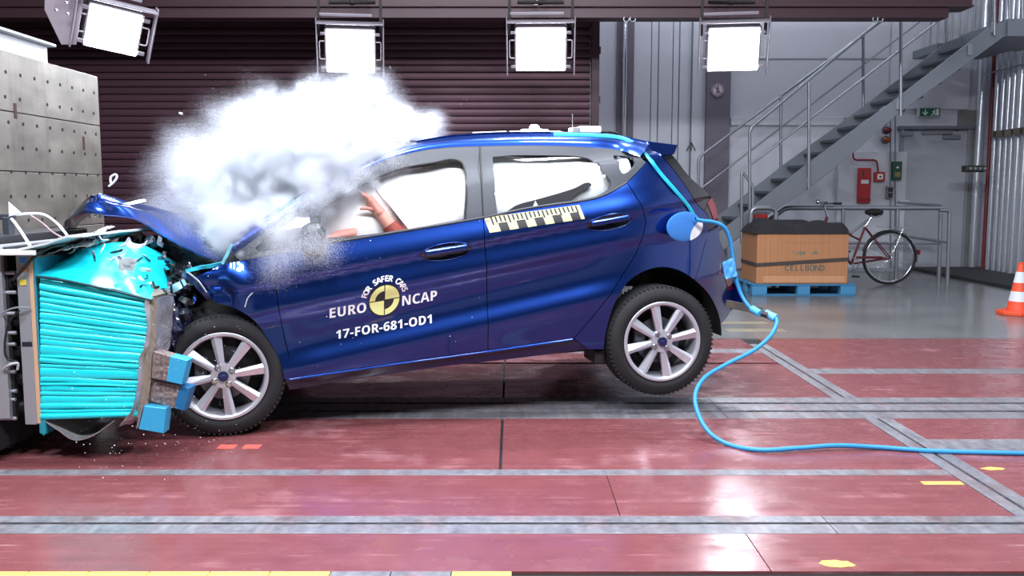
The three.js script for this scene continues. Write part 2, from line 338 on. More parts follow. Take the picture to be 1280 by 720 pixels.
// ---------------------------------------------------------------- staircase and landing
{
  const N = 12.1, Fz = 13.3, s = thing('steel_staircase', 'grey steel staircase with tubular handrails rising to the right over the door', 'staircase', V(at(955, 255, N).x, 0, -(N + Fz) / 2));
  const L = (x, y, Z) => at(x, y, Z).sub(s.position);
  const stringer = (Z, top, bot, name) => {
    const sh = new THREE.Shape();
    [...top, ...bot.reverse()].forEach(([x, y], i) => { const p = L(x, y, Z); sh[i ? 'lineTo' : 'moveTo'](p.x, p.y); });
    const g = new THREE.ExtrudeGeometry(sh, { depth: 0.05, bevelEnabled: true, bevelSize: 0.004, bevelThickness: 0.004, bevelSegments: 1 }).translate(0, 0, L(640, 300, Z).z - 0.05);
    mesh(name, g, greySteel, s);
  };
  stringer(N, [[800, 366], [947, 254], [1011, 204], [1122, 123], [1237, 34], [1262, 25]], [[836, 366], [963, 260 + 6], [1008, 238], [1072, 186], [1122, 142], [1254, 46], [1262, 46]], 'stringer');
  // the far stringer runs in the same line, one stair width behind
  const far = (x, y) => { const p = at(x, y, N); return p; };
  {
    const sh = new THREE.Shape(), pts = [[800, 366], [947, 254], [1011, 204], [1122, 123], [1237, 34], [1262, 25], [1262, 46], [1254, 46], [1122, 142], [1072, 186], [1008, 238], [963, 266], [836, 366]];
    pts.forEach(([x, y], i) => { const p = far(x, y).sub(s.position); sh[i ? 'lineTo' : 'moveTo'](p.x, p.y); });
    mesh('stringer', new THREE.ExtrudeGeometry(sh, { depth: 0.05, bevelEnabled: false }).translate(0, 0, -Fz - s.position.z), greySteel, s);
  }
  // treads
  const p0 = at(960, 252, N), p1 = at(1235, 44, N), n = 12, treadM = std(0x5f656c, 0.6, 0.4);
  for (let k = -3; k <= n; k++) {
    const t = k / n, x = lerp(p0.x, p1.x, t) - s.position.x, y = lerp(p0.y, p1.y, t) - 0.06;
    if (y < 0.05) continue;
    mesh('tread', rbox(0.27, 0.04, Fz - N - 0.1, 0.004, x + 0.02, y, 0, 1), treadM, s);
  }
  const r = 0.021;
  // posts, handrails and knee rails of both sides
  const P = (x, y, Z) => L(x, y, Z);
  mesh('handrail', bent([P(937, 262, N), P(937, 161, N), P(1102, 24, N), P(1210, -62, N), P(1330, -62, N)], r, 0.07, 10), galvanised, s);
  mesh('handrail', bent([P(873, 300, Fz), P(873, 197, Fz), P(1118, 14, Fz), P(1200, -48, Fz), P(1330, -48, Fz)], r, 0.07, 10), galvanised, s);
  mesh('knee_rail', bar(P(938, 206, N), P(1190, 13, N), 0.015, 8), galvanised, s);
  mesh('knee_rail', bar(P(873, 238, Fz), P(1175, 8, Fz), 0.012, 8), galvanised, s);
  for (const [x, y0, y1] of [[1011, 104, 236], [1126, 4, 145], [1243, -60, 44]]) mesh('post', bar(P(x, y1, N - 0.03), P(x, y0, N - 0.03), r, 10), galvanised, s);
  for (const [x, y0, y1] of [[976, 118, 212], [1079, 42, 134], [1183, -34, 54]]) mesh('post', bar(P(x, y1, Fz), P(x, y0, Fz), r, 10), galvanised, s);
  for (const [x, y] of [[1011, 228], [1124, 130], [1243, 34], [1213, 62]]) mesh('post_bracket', rbox(0.06, 0.14, 0.03, 0.005, P(x, y, N - 0.03).x, P(x, y, N - 0.03).y, P(x, y, N - 0.01).z, 1), galvanised, s);
  mesh('foot_loop', bent([P(927, 305, N), P(927, 213, N), P(941, 232, N), P(941, 305, N)], r, 0.06, 10), galvanised, s);
  // landing
  const l0 = at(1258, 24, N), l1 = at(1258, 46, N);
  const lp = thing('steel_landing', 'grey steel landing with a railing at the top of the staircase, upper right corner', 'landing', [(l0.x + 7.7) / 2, (l0.y + l1.y) / 2, -(N + Fz) / 2]);
  mesh('deck', rbox(7.28 - l0.x, l0.y - l1.y, Fz - N + 0.1, 0.006, (7.28 - 7.7) / 2, 0, 0, 1), greySteel, lp);
  for (let k = 0; k < 8; k++) { const q = at(1165 + k * 9, 0, Fz + 0.9).sub(lp.position); mesh('baluster', bar(V(q.x, 0.05, q.z), V(q.x, 1.2, q.z), 0.014, 8), galvanised, lp); }
  mesh('walkway', rbox(7.25 - at(1148, 20, Fz + 0.9).x, 0.12, 0.8, 0.006, (7.25 + at(1148, 20, Fz + 0.9).x) / 2 - lp.position.x, -0.02, -1.25, 1), greySteel, lp);
  for (const x of [1262, 1278]) mesh('post', bar(at(x, 26, N).sub(lp.position), at(x, -70, N).sub(lp.position), r, 10), galvanised, lp);
}
// low tube railing in front of the door, with its loops
{
  const Zr = 12.69, t = thing('tube_railing', 'low galvanised tube railing standing in front of the wall behind the bicycle', 'railing', ground(1060, 352));
  const L = (x, y, Z = Zr) => at(x, y, Z).sub(t.position);
  const foot = (x, Z = Zr) => { const p = at(x, 300, Z).sub(t.position); p.y = 0; return p; };
  mesh('top_rail', bent([L(962, 275), L(982, 260), L(1178, 260)], 0.033, 0.06, 10), galvanised, t);
  for (const x of [1054, 1122, 1176]) mesh('post', bar(foot(x), L(x, 259), 0.028, 10), galvanised, t);
  mesh('knee_rail', bar(L(962, 304), L(1176, 304), 0.018, 8), galvanised, t);
  mesh('return_rail', bent([foot(1187, 12.4), L(1187, 263, 12.4), L(1174, 263, 12.4)], 0.026, 0.05, 10), galvanised, t);
  mesh('side_rail', bar(L(1122, 253, 13.6), L(1178, 257), 0.02, 8), galvanised, t);
  mesh('side_rail', bar(L(1122, 294, 13.6), L(1186, 303, 12.4), 0.018, 8), galvanised, t);
  mesh('brace', bar(L(1056, 297), L(1094, 268), 0.018, 8), galvanised, t);
  const h = thing('hoop_barrier', 'galvanised tube hoop standing behind the cardboard box', 'hoop', ground(953, 358));
  const K = (x, y) => at(x, y, 11.87).sub(h.position), k0 = K(938, 300), k1 = K(969, 300); h.position.z = -11.87; k0.z = k1.z = 0;
  mesh('hoop_tube', bent([V(k0.x, 0, 0), V(k0.x, K(938, 260).y, 0), V(k1.x, K(938, 260).y, 0), V(k1.x, 0, 0)], 0.032, 0.09, 12), galvanised, h);
  const r = thing('red_reel', 'red ribbed hose reel seen through the tube hoop', 'reel', at(950, 276, 11.98));
  for (let k = 0; k < 6; k++) mesh('rib', new THREE.TorusGeometry(0.08, 0.013, 8, 20).rotateY(Math.PI / 2).translate(-0.075 + k * 0.03, 0, 0), std(0xa8231f, 0.4), r);
  mesh('drum', new THREE.CylinderGeometry(0.075, 0.075, 0.17, 20).rotateZ(Math.PI / 2), std(0x7c1512, 0.5), r);
  mesh('stand', rbox(0.2, 0.8, 0.05, 0.01, 0, -0.45, 0), plinthMat, r);
}
// fittings on the pier
{
  const Zp = 14.56, B = (x0, y0, x1, y1, d = 0.08) => { const p = at(x0, y0, Zp), q = at(x1, y1, Zp); return { c: V((p.x + q.x) / 2, (p.y + q.y) / 2, -Zp + d / 2), w: q.x - p.x, h: p.y - q.y, d }; };
  const redM = std(0xb01d24, 0.4), white = std(0xe6e6e6, 0.5);
  let b = B(1072, 210, 1086, 254, 0.06), t = thing('extinguisher_box', 'tall narrow red extinguisher cabinet on the white pier', 'cabinet', b.c);
  mesh('cabinet_body', rbox(b.w, b.h, b.d, 0.01), redM, t); mesh('label_plate', rbox(b.w * 0.6, 0.06, 0.006, 0.002, 0, 0.06, b.d / 2), white, t); mesh('latch', rbox(0.03, 0.09, 0.02, 0.005, -0.03, 0.19, b.d / 2), std(0x333333, 0.4), t); mesh('shelf_lip', rbox(b.w, 0.05, 0.02, 0.004, 0, -b.h / 2 + 0.06, b.d / 2), std(0x8d151b, 0.4), t);
  b = B(1092, 215, 1104, 227, 0.07); t = thing('fire_alarm_box', 'small square red fire alarm call point with a white panel', 'alarm', b.c);
  mesh('alarm_body', rbox(b.w, b.h, b.d, 0.01), redM, t); mesh('alarm_panel', rbox(b.w * 0.55, b.h * 0.55, 0.006, 0.002, 0, 0, b.d / 2), white, t); mesh('alarm_button', new THREE.CylinderGeometry(0.016, 0.016, 0.02, 12).rotateX(Math.PI / 2).translate(0, 0, b.d / 2), std(0x222222, 0.4), t);
  t = tag(mesh('alarm_conduit', bent([at(1066, 190, Zp - 0.06), at(1067, 200, Zp - 0.06), at(1096, 200, Zp - 0.06), at(1098, 216, Zp - 0.06)], 0.014, 0.06, 8), std(0x8c2a2d, 0.5, 0.2)), 'bent conduit leading down to the red alarm call point', 'conduit');
  b = B(1114, 202, 1124, 225, 0.09); t = thing('emergency_release', 'dark green emergency door release box beside the grey door', 'release box', b.c);
  mesh('release_body', rbox(b.w, b.h, b.d, 0.01), std(0x1f4a35, 0.5), t); mesh('release_cover', rbox(b.w * 0.6, 0.08, 0.02, 0.005, 0, -0.06, b.d / 2), std(0x8a7a4c, 0.4), t); mesh('release_lamp', rbox(0.04, 0.03, 0.01, 0.004, 0, 0.05, b.d / 2), white, t);
  b = B(1107, 233, 1114, 248, 0.07); t = thing('switch_box', 'two dark switches in one grey surface box below the alarm', 'switch', b.c);
  mesh('switch_body', rbox(b.w, b.h, b.d, 0.006), std(0x77797d, 0.5), t); for (const k of [-1, 1]) mesh('rocker', rbox(b.w * 0.7, b.h * 0.36, 0.02, 0.005, 0, k * b.h * 0.23, b.d / 2), std(0x1c1d20, 0.4), t);
  for (const [x, y, c, l, n] of [[1108, 163, 0x6b1a1d, 'dark red warning lamp, upper one of the pair under the stairs', 'red'], [1107, 175, 0x8a4a22, 'amber warning lamp, lower one of the pair under the stairs', 'amber']]) {
    t = thing('warning_lamp', l, 'lamp', at(x, y, Zp - 0.05));
    mesh('lamp_base', new THREE.CylinderGeometry(0.06, 0.065, 0.06, 18).rotateX(Math.PI / 2), std(0x55585c, 0.5), t);
    mesh('lamp_lens', new THREE.SphereGeometry(0.055, 18, 12).scale(1.15, 0.85, 0.8).translate(0, 0, 0.05), std(c, 0.25), t);
  }
  for (const [x, lab] of [[1113, 'grey cable conduit on the pier left of the green release box'], [1119, 'grey cable conduit running up beside the door frame']]) tag(mesh('cable_conduit', bar(at(x, 335, Zp - 0.03), at(x, 130, Zp - 0.03), 0.013, 8), greySteel), lab, 'conduit');
  // exit sign
  b = B(1149, 134, 1178, 146, 0.06); t = thing('exit_sign', 'green emergency exit sign with a white arrow and running figure above the door', 'sign', V(b.c.x, b.c.y, BACK + 0.08));
  mesh('sign_case', rbox(b.w, b.h, b.d, 0.01), std(0xb9bcc0, 0.5), t);
  const tex = canvas(256, 100, (c, w, h) => {
    c.fillStyle = '#0f5a3c'; c.fillRect(0, 0, w, h); c.fillStyle = '#e8f2ec'; c.strokeStyle = '#e8f2ec';
    c.lineWidth = 13; c.beginPath(); c.moveTo(70, 14); c.lineTo(70, 70); c.stroke(); c.beginPath(); c.moveTo(38, 48); c.lineTo(70, 82); c.lineTo(102, 48); c.stroke();
    c.fillRect(206, 10, 36, 80); c.beginPath(); c.arc(186, 22, 9, 0, 7); c.fill(); c.lineWidth = 11; c.beginPath(); c.moveTo(184, 34); c.lineTo(176, 58); c.lineTo(194, 70); c.lineTo(190, 92); c.moveTo(176, 58); c.lineTo(160, 84); c.lineTo(142, 84); c.moveTo(182, 40); c.lineTo(202, 52); c.moveTo(180, 38); c.lineTo(156, 48); c.stroke();
  });
  mesh('sign_face', new THREE.PlaneGeometry(b.w * 0.86, b.h * 0.84).translate(0, 0, b.d / 2 + 0.001), std(0xffffff, 0.5, 0, { map: tex }), t);
  // prohibition sign on the column
  const p = at(898, 112, Zp - 0.08);
  t = thing('prohibition_sign', 'round no-entry-on-foot sign on the grey column under the right floodlight', 'sign', V(p.x, p.y, BACK + 0.17));
  const ban = canvas(256, 256, (c) => { c.fillStyle = '#c9c4cc'; c.fillRect(0, 0, 256, 256); c.fillStyle = '#3a3338'; c.beginPath(); c.arc(128, 62, 18, 0, 7); c.fill(); c.fillRect(108, 84, 40, 66); c.fillRect(98, 150, 24, 60); c.fillRect(134, 150, 24, 60); c.strokeStyle = '#8d6a78'; c.lineWidth = 24; c.beginPath(); c.arc(128, 128, 112, 0, 7); c.stroke(); c.beginPath(); c.moveTo(50, 50); c.lineTo(206, 206); c.stroke(); });
  mesh('sign_disc', new THREE.CylinderGeometry(0.105, 0.105, 0.012, 32).rotateX(Math.PI / 2), std(0x9a7f8a, 0.5), t);
  mesh('sign_print', new THREE.CircleGeometry(0.1, 32).translate(0, 0, 0.007), std(0xffffff, 0.6, 0, { map: ban }), t);
}
// ---------------------------------------------------------------- pallet, carton, bicycle, cone
{
  const g0 = ground(940, 370), g1 = ground(1066, 369), W = g1.x - g0.x, zf = g0.z, D = 0.8, xc = (g0.x + g1.x) / 2, zc = zf - D / 2;
  const blue = std(0x3d7fa6, 0.7), blue2 = std(0x346f93, 0.75);
  const t = thing('pallet', 'blue wooden pallet carrying the strapped cardboard box', 'pallet', [xc, 0, zc]);
  for (let i = 0; i < 7; i++) mesh('top_board', rbox(W, 0.022, 0.09, 0.003, 0, 0.133, -D / 2 + 0.05 + i * (D - 0.1) / 6, 1), i % 2 ? blue : blue2, t);
  for (const z of [-1, 0, 1]) { mesh('bottom_board', rbox(W, 0.02, 0.1, 0.003, 0, 0.01, z * (D / 2 - 0.05), 1), blue2, t); for (const x of [-1, 0, 1]) mesh('block', rbox(x ? 0.18 : 0.15, 0.1, 0.1, 0.004, x * (W / 2 - 0.09), 0.07, z * (D / 2 - 0.05), 1), blue, t); }
  // carton
  const c0 = at(941, 353, -zf), c1 = at(1058, 288, -zf), bw = c1.x - c0.x, bh = c1.y - c0.y - 0.0, base = 0.145;
  const print = canvas(1024, 560, (c, w, h) => {
    c.fillStyle = '#a9754f'; c.fillRect(0, 0, w, h);
    for (let i = 0; i < 900; i++) { c.fillStyle = `rgba(${rnd() > 0.5 ? '80,50,30' : '220,170,130'},0.05)`; c.fillRect(rnd() * w, 0, 1 + rnd() * 3, h); }
    c.strokeStyle = 'rgba(70,80,70,0.55)'; c.lineWidth = 4; c.strokeRect(290, 345, 490, 92);
    c.fillStyle = 'rgba(58,80,78,0.85)'; c.font = 'bold 92px sans-serif'; c.textBaseline = 'middle'; c.textAlign = 'center';
    [...'CELLBOND'].forEach((ch, i) => c.fillText(ch, 335 + i * 58, 392));
    c.fillStyle = 'rgba(70,100,105,0.5)'; c.beginPath(); c.ellipse(500, 226, 50, 22, 0, 0, 7); c.fill(); c.beginPath(); c.moveTo(600, 240); c.lineTo(660, 190); c.lineTo(700, 240); c.fill(); for (let i = 0; i < 4; i++) c.fillRect(390 + i * 16, 190 + i * 4, 6, 44);
    c.strokeStyle = 'rgba(60,35,20,0.35)'; c.lineWidth = 3; for (const x of [270, 530, 815]) { c.beginPath(); c.moveTo(x, 0); c.lineTo(x, h - 90); c.stroke(); } c.beginPath(); c.moveTo(0, h - 88); c.lineTo(w, h - 88); c.stroke(); c.beginPath(); c.moveTo(270, 110); c.lineTo(815, 110); c.stroke();
    c.fillStyle = 'rgba(200,150,110,0.6)'; c.fillRect(70, h - 82, w - 90, 70);
  });
  const card = std(0xa9754f, 0.8), b = thing('cardboard_box', 'large brown cardboard box with faded print, strapped onto the blue pallet', 'box', [xc - 0.02, base, zc]);
  const dd = D - 0.06;
  mesh('carton_body', rbox(bw, bh, dd, 0.008, 0, bh / 2, 0, 2), card, b);
  mesh('front_panel', new THREE.PlaneGeometry(bw - 0.02, bh - 0.02).translate(0, bh / 2, dd / 2 + 0.0015), std(0xffffff, 0.8, 0, { map: print }), b);
  const rows = []; for (let i = 0; i <= 14; i++) { const r = []; for (let j = 0; j <= 24; j++) { const u = j / 24, v = i / 14, e = Math.min(u, 1 - u, v, 1 - v); r.push(V((u - 0.5) * (bw + 0.06), bh + 0.01 + smooth(0, 0.1, e) * (0.09 + 0.1 * noise(u * 4, v * 3, 2)) - (e < 0.01 ? 0.03 : 0), -(v - 0.5) * -(dd + 0.04))); } rows.push(r); }
  mesh('black_cover', shell(rows, 0.004), std(0x17161a, 0.85), b);
  const sv = std(0x3f3531, 0.6), sy = bh * 0.42;
  mesh('strap', [box(bw + 0.004, 0.045, 0.004).rotateZ(0.065).translate(0, sy, dd / 2 + 0.005), box(0.004, 0.045, dd).translate(-bw / 2 - 0.003, sy - 0.035, 0), box(0.004, 0.045, dd).translate(bw / 2 + 0.003, sy + 0.035, 0)], sv, b);
  // bicycle, seen from its left, rear wheel to the right
  const R = 0.365, hub = ground(1110, 356); hub.y = R;
  const k = thing('bicycle', 'old maroon city bicycle parked against the tube railing', 'bicycle', V(hub.x, 0, hub.z + 0.0));
  const maroon = std(0x5d1f28, 0.35, 0.3), rub = std(0x18181a, 0.8), Zb = -hub.z;
  const wheel = (x, n) => {
    const w = part(n, k); w.position.set(x, R, 0);
    mesh('tyre', new THREE.TorusGeometry(R - 0.018, 0.018, 10, 48), rub, w); mesh('wheel_rim', new THREE.TorusGeometry(R - 0.042, 0.011, 8, 48), chrome, w);
    const sp = []; for (let i = 0; i < 28; i++) { const a = i / 28 * 6.2832, b2 = a + (i % 2 ? 0.5 : -0.5); sp.push(bar(V(Math.cos(b2) * 0.025, Math.sin(b2) * 0.025, i % 4 < 2 ? 0.025 : -0.025), V(Math.cos(a) * (R - 0.045), Math.sin(a) * (R - 0.045), 0), 0.0016, 4)); }
    mesh('spokes', sp, chrome, w); mesh('hub', new THREE.CylinderGeometry(0.028, 0.028, 0.09, 14).rotateX(Math.PI / 2), chrome, w);
  };
  wheel(0, 'wheel'); wheel(-1.06, 'wheel');
  const q = (x, y) => { const p = at(x, y, Zb).sub(k.position); p.z = 0; return p; };
  const bb = q(1064, 330), st = q(1092, 268), sj = q(1081, 284), hd = V(-0.86, 0.92, 0), hl = V(-0.9, 0.72, 0);
  mesh('frame', [bar(bb, sj, 0.016), bar(bb, hl, 0.018), bar(sj.clone().lerp(bb, 0.35), hd.clone().lerp(hl, 0.4), 0.014), bar(hd, hl, 0.02), ...[-1, 1].flatMap((z) => [bar(V(bb.x, bb.y, z * 0.03), V(0, R, z * 0.055), 0.009), bar(V(sj.x, sj.y, z * 0.02), V(0, R, z * 0.055), 0.008)])], maroon, k);
  mesh('seat_post', bar(sj, V(st.x, st.y, 0), 0.013), chrome, k);
  for (const z of [-1, 1]) mesh('fork_blade', tube([V(hl.x, hl.y, z * 0.03), V(-0.97, 0.5, z * 0.05), V(-1.06, R, z * 0.055)], 0.011, 12, 8), maroon, k);
  const sd = new THREE.SphereGeometry(1, 24, 14).scale(0.125, 0.05, 0.09).translate(st.x + 0.005, st.y + 0.03, 0); mesh('saddle', sd, rub, k);
  for (const z of [0.05, -0.05]) mesh('saddle_spring', tube([V(st.x - 0.06, st.y, z), V(st.x + 0.02, st.y - 0.04, z), V(st.x + 0.1, st.y, z)], 0.006, 12, 6), chrome, k);
  const stem = q(1022, 272), bar1 = q(1030, 256), bar2 = q(1019, 254);
  mesh('handlebar', [bar(V(hd.x, hd.y, 0), V(bar1.x, bar1.y, 0), 0.013), tube([V(bar1.x + 0.12, bar1.y + 0.02, 0.27), V(bar1.x + 0.02, bar1.y + 0.02, 0.2), V(bar1.x - 0.04, bar1.y, 0), V(bar1.x + 0.02, bar1.y + 0.02, -0.2), V(bar1.x + 0.12, bar1.y + 0.02, -0.27)], 0.011, 30, 8)], chrome, k);
  for (const z of [0.27, -0.27]) mesh('grip', bar(V(bar1.x + 0.04, bar1.y + 0.02, z * 0.9), V(bar1.x + 0.14, bar1.y + 0.02, z), 0.016, 10), rub, k);
  mesh('bell', new THREE.SphereGeometry(0.03, 14, 10).translate(bar2.x, bar2.y + 0.02, 0.1), chrome, k);
  const arc = (r0, a0, a1, x) => { const pts = []; for (let i = 0; i <= 14; i++) { const a = lerp(a0, a1, i / 14); pts.push(V(x + Math.cos(a) * r0, R + Math.sin(a) * r0, 0)); } return pts; };
  const guard = (x, a0, a1) => { const rows2 = []; for (const [z, dr] of [[-0.028, -0.012], [-0.014, 0.004], [0.014, 0.004], [0.028, -0.012]]) rows2.push(arc(R + 0.014 + dr, a0, a1, x).map((p) => V(p.x, p.y, z))); return shell(rows2, 0.002); };
  mesh('mudguard', guard(0, -0.15, 2.9), chrome, k); mesh('mudguard', guard(-1.06, 0.3, 2.4), chrome, k);
  mesh('carrier', [-1, 1].flatMap((z) => [bar(V(-0.17, R + 0.42, z * 0.05), V(0.2, R + 0.4, z * 0.05), 0.005, 6), bar(V(0.15, R + 0.4, z * 0.05), V(0, R, z * 0.06), 0.005, 6)]).concat([bar(V(0.05, R + 0.405, -0.05), V(0.05, R + 0.405, 0.05), 0.004, 6), bar(V(0.2, R + 0.4, -0.05), V(0.2, R + 0.4, 0.05), 0.005, 6)]), chrome, k);
  mesh('tail_light', rbox(0.035, 0.07, 0.05, 0.012, R + 0.03, R + 0.08, 0), std(0x6d1416, 0.3), k);
  mesh('chainring', new THREE.TorusGeometry(0.085, 0.006, 6, 30).translate(bb.x, bb.y, 0.045), chrome, k);
  mesh('chain_guard', rbox(0.36, 0.035, 0.012, 0.006, bb.x / 2 - 0.03, (bb.y + R) / 2 + 0.05, 0.05), maroon, k);
  mesh('crank', [bar(V(bb.x, bb.y, 0.055), V(bb.x + 0.03, bb.y - 0.16, 0.055), 0.008, 8), bar(V(bb.x, bb.y, -0.055), V(bb.x - 0.03, bb.y + 0.16, -0.055), 0.008, 8), bar(V(bb.x, bb.y, -0.06), V(bb.x, bb.y, 0.06), 0.012, 8)], chrome, k);
  for (const z of [1, -1]) mesh('pedal', rbox(0.09, 0.022, 0.07, 0.006, bb.x + z * 0.03, bb.y - z * 0.16, z * 0.1), rub, k);
  // traffic cone
  const cg = ground(1273, 393), c = thing('traffic_cone', 'orange and white banded traffic cone at the right edge', 'cone', [cg.x, 0, cg.z]);
  const orange = std(0xe2502c, 0.5), whiteB = std(0xd9dde4, 0.45), H = 0.52, rad = (h) => lerp(0.125, 0.028, h / H);
  const base2 = new THREE.Shape(); for (let i = 0; i < 8; i++) { const a = (i + 0.5) / 8 * 6.2832; base2[i ? 'lineTo' : 'moveTo'](Math.cos(a) * 0.2, Math.sin(a) * 0.2); } base2.closePath();
  mesh('base', new THREE.ExtrudeGeometry(base2, { depth: 0.025, bevelEnabled: true, bevelSize: 0.008, bevelThickness: 0.008, bevelSegments: 2 }).rotateX(-Math.PI / 2).translate(0, 0.008, 0), orange, c);
  [[0.03, 0.14, orange], [0.14, 0.24, whiteB], [0.24, 0.33, orange], [0.33, 0.44, whiteB], [0.44, 0.53, orange]].forEach(([a, b2, m]) => mesh(m === orange ? 'orange_band' : 'white_band', new THREE.CylinderGeometry(rad(b2), rad(a), b2 - a, 32, 1, true).translate(0, (a + b2) / 2, 0), m, c));
  mesh('top_ring', new THREE.TorusGeometry(rad(0.53), 0.006, 8, 24).rotateX(Math.PI / 2).translate(0, 0.53, 0), orange, c);
}
// ---------------------------------------------------------------- floodlights
const lampGlow = std(0xffffff, 0.4, 0, { emissive: 0xf4f8ff, emissiveIntensity: 9 });
const lampCase = std(0x8f8a92, 0.45, 0.5), lampDark = std(0x2d292c, 0.6);
// a floodlight: glowing pane in a box with corner clips, two side handles, a visor and a yoke; its face looks along local +z
function floodlight(label, pos, look, w, h, power, group, yoke = true) {
  const t = thing('floodlight', label, 'floodlight', pos, 0, group);
  t.lookAt(V(...look));
  mesh('housing', rbox(w * 1.02, h * 1.02, 0.22, 0.02, 0, 0, -0.12), lampCase, t);
  mesh('lamp_pane', rbox(w * 0.94, h * 0.94, 0.012, 0.004, 0, 0, 0.0, 1), lampGlow, t);
  for (const x of [-1, 1]) for (const y of [-1, 1]) mesh('corner_clip', rbox(0.05, 0.03, 0.03, 0.004, x * (w / 2 + 0.02), y * h * 0.38, 0.005, 1), lampCase, t);
  for (const x of [-1, 1]) {
    mesh('side_handle', bent([V(x * w / 2, -h * 0.2, -0.03), V(x * (w / 2 + 0.06), -h * 0.2, -0.03), V(x * (w / 2 + 0.06), h * 0.2, -0.03), V(x * w / 2, h * 0.2, -0.03)], 0.008, 0.02, 6), lampCase, t);
    mesh('side_plate', rbox(0.012, h * 1.28, 0.1, 0.003, x * (w / 2 + 0.085), h * 0.07, -0.02, 1), lampCase, t);
  }
  mesh('visor', rbox(w + 0.17, 0.016, 0.16, 0.004, 0, h * 0.62, 0.0, 1), lampCase, t);
  mesh('top_bar', rbox(w + 0.02, 0.03, 0.05, 0.005, -0.04, h * 0.78, -0.06, 1), lampCase, t);
  if (yoke) { for (const x of [-1, 1]) mesh('yoke_arm', rbox(0.03, h * 0.9, 0.05, 0.005, x * (w / 2 + 0.06), h * 0.72, -0.16, 1), lampDark, t); mesh('yoke_bridge', rbox(w + 0.15, 0.04, 0.06, 0.006, 0, h * 1.15, -0.16, 1), lampDark, t); }
  const l = new THREE.RectAreaLight(0xf3f6ff, power, w * 0.9, h * 0.9);
  l.name = 'floodlight_glow'; l.position.z = 0.02; l.lookAt(0, 0, 1); l.rotation.set(0, Math.PI, 0);
  t.add(l);
  return t;
}
const ZL = 9.9;
floodlight('floodlight hanging above the smoke, left of the other two in the row', at(438, 64, ZL), [-0.7, 0.6, -3.5], 0.53, 0.47, LAMP_BACK);
floodlight('middle floodlight of the row, below the white numeral on the girder', at(676, 62, ZL), [0.1, 0.6, -3.5], 0.55, 0.47, LAMP_BACK);
floodlight('floodlight hanging in front of the pale wall, beside the staircase', at(917, 62, ZL), [1.4, 0.6, -3.5], 0.55, 0.47, LAMP_BACK);
{
  const p = at(142, 38, 7.2), t = floodlight('tilted floodlight above the perforated crash block, with a broad side flap', p, [-0.4, 0.5, -2.5], 0.4, 0.34, LAMP_BACK, null, false);
  t.rotateZ(-0.16);
  // side flap and bracket of the tilted floodlight
  const sh = new THREE.Shape([[-0.02, 0.17], [-0.12, 0.32], [-0.3, 0.3], [-0.27, 0.02], [-0.12, -0.2], [-0.02, -0.17]].map(([x, y]) => new THREE.Vector2(x, y)));
  const flap = mesh('side_flap', new THREE.ExtrudeGeometry(sh, { depth: 0.008, bevelEnabled: true, bevelSize: 0.002, bevelThickness: 0.002, bevelSegments: 1 }).rotateY(-0.35).translate(-0.22, 0, 0.0), std(0x9a8f98, 0.5, 0.3), t);
  for (const [x, y] of [[-0.36, 0.14], [-0.42, 0.2], [-0.42, 0.07], [-0.34, 0.06]]) mesh('flap_bolt', new THREE.SphereGeometry(0.012, 10, 8).translate(x, y, 0.04 + (x + 0.22) * -0.3), chrome, t);
  mesh('bracket', rbox(0.05, 0.34, 0.03, 0.006, -0.37, 0.32, 0.06, 1), lampDark, t);
  mesh('hanger', rbox(0.06, 0.9, 0.06, 0.008, -0.1, 0.62, -0.18, 1), lampDark, t);
}
// hangers from the girder
for (const [x, lab] of [[438, 'left'], [676, 'middle'], [917, 'right']]) { const p = at(x, 62, ZL); tag(mesh('lamp_hanger', [bar(V(p.x, p.y + 0.5, -10.05), V(p.x, 4.4, -10.3), 0.03, 8), bar(V(p.x - 0.25, p.y + 0.52, -10.05), V(p.x + 0.25, p.y + 0.52, -10.05), 0.02, 8)], lampDark), { left: 'dark hanger above the floodlight over the smoke', middle: 'dark hanger above the middle floodlight of the row', right: 'dark hanger above the floodlight in front of the pale wall' }[lab], 'hanger'); }
// unseen floodlights, out of view: a row for the flank, a bank overhead
[[-3.4], [-1.2], [1.0], [3.2]].forEach(([x], i) => floodlight('unseen floodlight above the camera side, out of view, lighting the car flank', V(x, 5.5, -0.2), [x * 0.55 - 0.3, 0.3, -4.8], 0.9, 0.55, LAMP_UNSEEN_FRONT, 'unseen floodlights above the camera side'));
for (const [x, z] of [[-2.6, -4.2], [-0.6, -4.2], [1.4, -4.2], [-1.6, -6.8], [0.6, -6.8]]) floodlight('unseen floodlight of the overhead bank, out of view, lighting the impact zone below', V(x, 5.3, z), [x, 0, z + 0.01], 0.9, 0.55, LAMP_UNSEEN_TOP, 'unseen overhead floodlights');
for (const [x, z] of [[3.4, -13.3], [5.2, -9.6]]) {  // unseen tube lights, out of view, placed to light the back wall
  const t = thing('unseen_ceiling_tube_light', 'unseen long tube light under the ceiling, out of view, lighting the back wall', 'light', [x, 6.5, z], 0, 'unseen hall tube lights');
  mesh('tray', rbox(3, 0.08, 0.3, 0.01, 0, 0.05, 0), lampCase, t); mesh('tube_diffuser', rbox(2.9, 0.03, 0.24, 0.01), std(0xffffff, 0.5, 0, { emissive: 0xeaf0ff, emissiveIntensity: 4 }), t);
  const l = new THREE.RectAreaLight(0xeaf0ff, LAMP_UNSEEN_HALL, 2.9, 0.24); l.position.y = -0.03; l.rotation.x = -Math.PI / 2; t.add(l);
}
